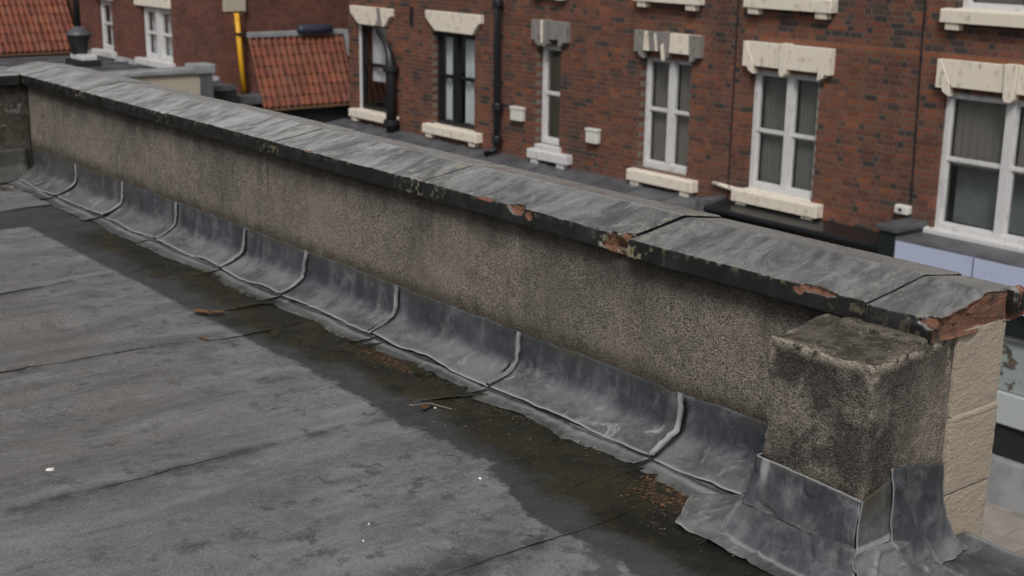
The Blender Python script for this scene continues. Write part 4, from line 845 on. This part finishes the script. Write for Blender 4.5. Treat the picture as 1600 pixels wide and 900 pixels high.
shC = thing('shopfront', 'black shopfront cornice ending in a dark green pilaster block', 'shopfront', (-11, 13.6, STREET), 'shopfronts under the terrace houses')
put('cornice', MB().prismx([(YF, -3.64), (13.70, -3.68), (13.56, -3.69), (13.54, -3.71), (13.54, -3.75), (13.60, -3.79), (13.62, -3.86), (13.66, -3.90), (13.66, -4.4), (YF, -4.4)], -12.72, -9.70), M['black'], shC, bevel=.008)
put('shop_wall', MB().box(-12.7, -9.7, 13.72, 14.2, STREET, -4.39), M['dark'], shC)
p = put('pilaster', MB().box(-9.695, -9.43, 13.40, YF, -5.2, -3.44), M['blackgreen'], shC, bevel=.02); put('pilaster_cap', MB().box(-9.72, -9.41, 13.36, YF, -3.46, -3.38), M['leadroof'], p, bevel=.02)
put('end_box', MB().box(-12.86, -12.725, 13.52, 13.98, -3.86, -3.60), M['leadroof'], shC, bevel=.03)

cn = thing('canopy_roof', 'dark lead canopy roof along the foot of the black and grey linteled houses', 'canopy', (-18, 13.3, STREET))
put('lead_deck', MB().prismx([(12.6, -4.02), (12.6, -3.93), (YF+.006, -3.70), (YF+.006, -4.02)], -23.0, -12.87), M['leadroof'], cn)
for k in range(13): put('lead_roll', MB().tube([(-22.6+.75*k, 12.62, -3.918), (-22.6+.75*k, 13.96, -3.70)], .024, 6), M['leadroof'], cn)
put('canopy_front', MB().box(-23.0, -12.87, 12.7, 14.2, STREET, -4.02), M['dark'], cn)

# ------------------------------------------------------------------ older house and yard roofs at the far left
old = thing('brick_house', 'older dark red brick house standing forward beyond the terrace end', 'house', (-27, 13, STREET))
OY = 11.6; OW = [(-27.0, -25.52, -2.72, -1.68), (-29.3, -28.5, -2.72, -1.66)]
put('wall', slab(-32.5, -23.5, STREET, -.1, OY, OY+.25, OW), M['farbrick'], old)
put('side_wall', MB().box(-23.78, -23.502, OY+.25, 18, STREET, -.1), M['farbrick'], old)
put('house_core', MB().box(-32.5, -23.8, OY+.5, 18, STREET, -.1), M['dark'], old)
put('roof', MB().prismx([(OY-.15, -.1), (15, 1.3), (18.2, -.1)], -32.7, -23.3), M['slate'], old)
window(old, -26.97, -25.54, -2.72, -1.68, 'white', .10, (-26.25,), -2.2, 'curtain', y=OY+.07, mw=.22); window(old, -29.27, -28.52, -2.72, -1.66, 'white', .10, (), -2.15, 'curtain', y=OY+.07)
put('sill', MB().box(-27.15, -25.42, OY-.12, OY+.07, -2.86, -2.72), M['white'], old, bevel=.02); put('sill', MB().box(-29.5, -28.35, OY-.12, OY+.07, -2.86, -2.72), M['white'], old, bevel=.02)
put('lintel', MB().box(-27.2, -25.5, OY-.05, OY+.1, -1.66, -1.40), M['cream'], old, bevel=.02); put('lintel', MB().box(-29.5, -28.4, OY-.05, OY+.1, -1.64, -1.40), M['cream'], old, bevel=.02)
put('padstone', MB().box(-23.51, -23.40, 11.72, 12.16, -1.60, -1.15), M['creamrender'], old, bevel=.015)
put('brick_buttress', MB().box(-23.49, -23.42, 11.62, 12.12, STREET, -1.62), M['farbrick'], old)
yp = thing('yellow_pipe', 'bright yellow service pipe fixed upright on the brick corner', 'pipe', (-23.35, 12, STREET))
put('pipe', MB().tube([(-23.36, 11.935, -1.62), (-23.36, 11.98, -2.4), (-23.36, 12.04, -3.12)], .05, 12), M['yellow'], yp, smooth=True); put('clip', MB().box(-23.43, -23.28, 11.90, 12.05, -2.02, -1.98), M['iron'], yp); put('pipe_foot', MB().box(-23.44, -23.26, 11.93, 12.15, STREET, -3.12), M['leadroof'], yp)

tm = []
for k, c in enumerate(((.215, .068, .042), (.18, .058, .038), (.245, .082, .047), (.15, .052, .037), (.205, .08, .052))):
    mb = MB(); n = 9; Wd = .152; Ln = .255; top = []; 
    prof = [(Wd*(i/(n-1)-.5), .028*math.sin(2*math.pi*(i/(n-1))*.95+.4)) for i in range(n)]
    v = []
    for j, l in enumerate((0, Ln)):
        for w, h in prof: v += [(l, w, h)]
    for j, l in enumerate((0, Ln)):
        for w, h in prof: v += [(l, w, h-.014)]
    f = [(i, i+1, n+i+1, n+i) for i in range(n-1)] + [(2*n+i+1, 2*n+i, 3*n+i, 3*n+i+1) for i in range(n-1)] + [(n+i, n+i+1, 3*n+i+1, 3*n+i) for i in range(n-1)] + [(i+1, i, 2*n+i, 2*n+i+1) for i in range(n-1)]
    f += [(0, n, 3*n, 2*n), (n-1, 2*n-1, 4*n-1, 3*n-1)]
    mb.col = c; mb.add(v, f); me = mb.mesh('pantile'); me.materials.append(M['tile']); tm.append(me)
def tiled(root, ytop0, ytop1, xt, zt, xb, zb, rows, tone=0):
    ln = math.hypot(xb-xt, zb-zt); pit = math.atan2(zt-zb, xb-xt); cols = int(round((ytop1-ytop0)/.136)); cw = (ytop1-ytop0)/cols; step = ln/rows
    bed = put('roof_bed', MB().add([(xt, ytop0, zt-.03), (xb, ytop0, zb-.03), (xb, ytop1, zb-.03), (xt, ytop1, zt-.03), (xt, ytop0, zt-.08), (xb, ytop0, zb-.08), (xb, ytop1, zb-.08), (xt, ytop1, zt-.08)], [(0, 1, 2, 3), (7, 6, 5, 4), (0, 4, 5, 1), (1, 5, 6, 2), (2, 6, 7, 3), (3, 7, 4, 0)]), M['wood'], root)
    for r in range(rows):
        for c in range(cols):
            s = r*step-.03; x = xt+math.cos(pit)*s; z = zt-math.sin(pit)*s + .006
            o = inst('pantile', tm[rng.randrange(5)], root, (x+rng.uniform(-.004, .004), ytop0+(c+.5)*cw, z+.004*rng.random()), (0, pit-.10+rng.uniform(-.015, .015), rng.uniform(-.02, .02)))
            o.scale = (step*1.22/.255, cw*1.06/.152, 1)
lean = thing('lean_to', 'steep red pantile lean-to roof beside the dark downpipe window', 'lean-to', (-23.2, 13.2, STREET))
tiled(lean, 12.20, 14.26, -23.47, -2.06, -22.90, -3.36, 7)
put('lead_ridge', MB().box(-23.50, -23.40, 12.18, 14.30, -2.10, -1.99), M['palelead'], lean, bevel=.02)
put('verge_strip', MB().add([(-23.42, 14.27, -2.0), (-23.36, 14.27, -2.0), (-23.16, 14.27, -2.5), (-23.24, 14.27, -2.5), (-23.42, 14.36, -2.0), (-23.36, 14.36, -2.0), (-23.16, 14.36, -2.5), (-23.24, 14.36, -2.5)], [(0, 1, 2, 3), (7, 6, 5, 4), (0, 4, 5, 1), (1, 5, 6, 2), (2, 6, 7, 3), (3, 7, 4, 0)]), M['palelead'], lean)
put('end_wall', MB().prism([(-23.5, -2.1), (-22.98, -3.34), (-22.98, -6.3), (-23.5, -6.3)], 12.24, 12.36), M['farbrick'], lean); put('shed_front', MB().box(-23.5, -23.06, 12.37, 14.3, STREET, -3.40), M['dark'], lean)  # near-black front box stands in for the shadow below the eaves
vh = thing('vent_hood', 'dark blue rounded vent hood above the pantile lean-to', 'vent', (-23.3, 13.6, -2.0))
put('hood', MB().tube([(-23.36, 13.22, -1.97), (-23.36, 13.30, -1.965), (-23.36, 13.92, -1.965), (-23.36, 14.0, -1.97)], [.05, .095, .095, .05], 12), M['navy'], vh, smooth=True); put('hood_base', MB().box(-23.48, -23.34, 13.35, 13.85, -2.08, -1.99), M['leadroof'], vh)

ext = thing('flat_roof_extension', 'low flat roofed extension with cream end wall and pale lead edge', 'extension', (-25, 10, STREET))
put('end_wall', MB().box(-22.78, -22.5, 7.2, 10.9, STREET, -2.60), M['creamrender'], ext)
put('lead_deck', MB().box(-31, -22.8, 7.2, OY-.002, -2.98, -2.90), M['leadroof'], ext); put('body', MB().box(-31, -22.8, 7.25, OY-.01, STREET, -2.99), M['dark'], ext)
put('edge_capping', MB().prismx([(7.2, -2.60), (7.2, -2.54), (10.62, -2.50), (10.62, -2.60)], -22.86, -22.44), M['palelead'], ext, bevel=.02)
put('corner_box', MB().box(-22.86, -22.44, 10.60, 11.02, -2.62, -2.44), M['palelead'], ext, bevel=.03); put('corner_post', MB().box(-22.74, -22.47, 10.72, 10.96, STREET, -2.62), M['leadroof'], ext)
for k in range(9): put('lead_roll', MB().tube([(-23.4-.85*k, 7.3, -2.89), (-23.4-.85*k, OY-.01, -2.885)], .028, 6), M['leadroof'], ext)
put('wall_flashing', MB().prismx([(OY-.07, -2.895), (OY-.02, -2.80), (OY-.002, -2.80), (OY-.002, -2.895)], -30, -23.5), M['palelead'], ext); put('low_ledge', MB().box(-23.5, -22.95, 11.05, 12.3, -3.3, -3.12), M['leadroof'], ext, bevel=.02)
pot = thing('flue_pot', 'black flared flue pot on a white block with a thin pipe rising from it', 'flue', (-27.7, 10.55, -2.9))
pc = (-27.75, 10.55)
put('pot', MB().lathe(pc, [(.15, -2.66), (.17, -2.62), (.19, -2.45), (.235, -2.30), (.235, -2.27)], 20), M['iron'], pot, smooth=True); put('collar', MB().lathe(pc, [(.27, -2.275), (.27, -2.25), (.16, -2.17), (.09, -2.10)], 20), M['leadroof'], pot, smooth=True)
put('pipe', MB().tube([(pc[0], pc[1], -2.12), (pc[0]-.05, pc[1], -.2)], .065, 12), M['iron'], pot, smooth=True); put('base_block', MB().box(pc[0]-.22, pc[0]+.45, pc[1]-.12, pc[1]+.20, -2.77, -2.66), M['white'], pot, bevel=.02); put('kerb_block', MB().box(pc[0]-.3, pc[0]+.5, pc[1]-.2, pc[1]+.25, -2.90, -2.77), M['dark'], pot)
far = thing('pantile_roof', 'orange red pantile roof beyond the flue pot at the picture edge', 'roof', (-30.5, 10, STREET))
tiled(far, 8.9, 11.42, -31.15, -1.05, -30.05, -2.78, 9)
put('gable_core', MB().prism([(-31.15, -1.1), (-30.1, -2.84), (-30.1, -6.3), (-31.6, -6.3), (-31.6, -1.1)], 8.92, 11.40), M['farbrick'], far)
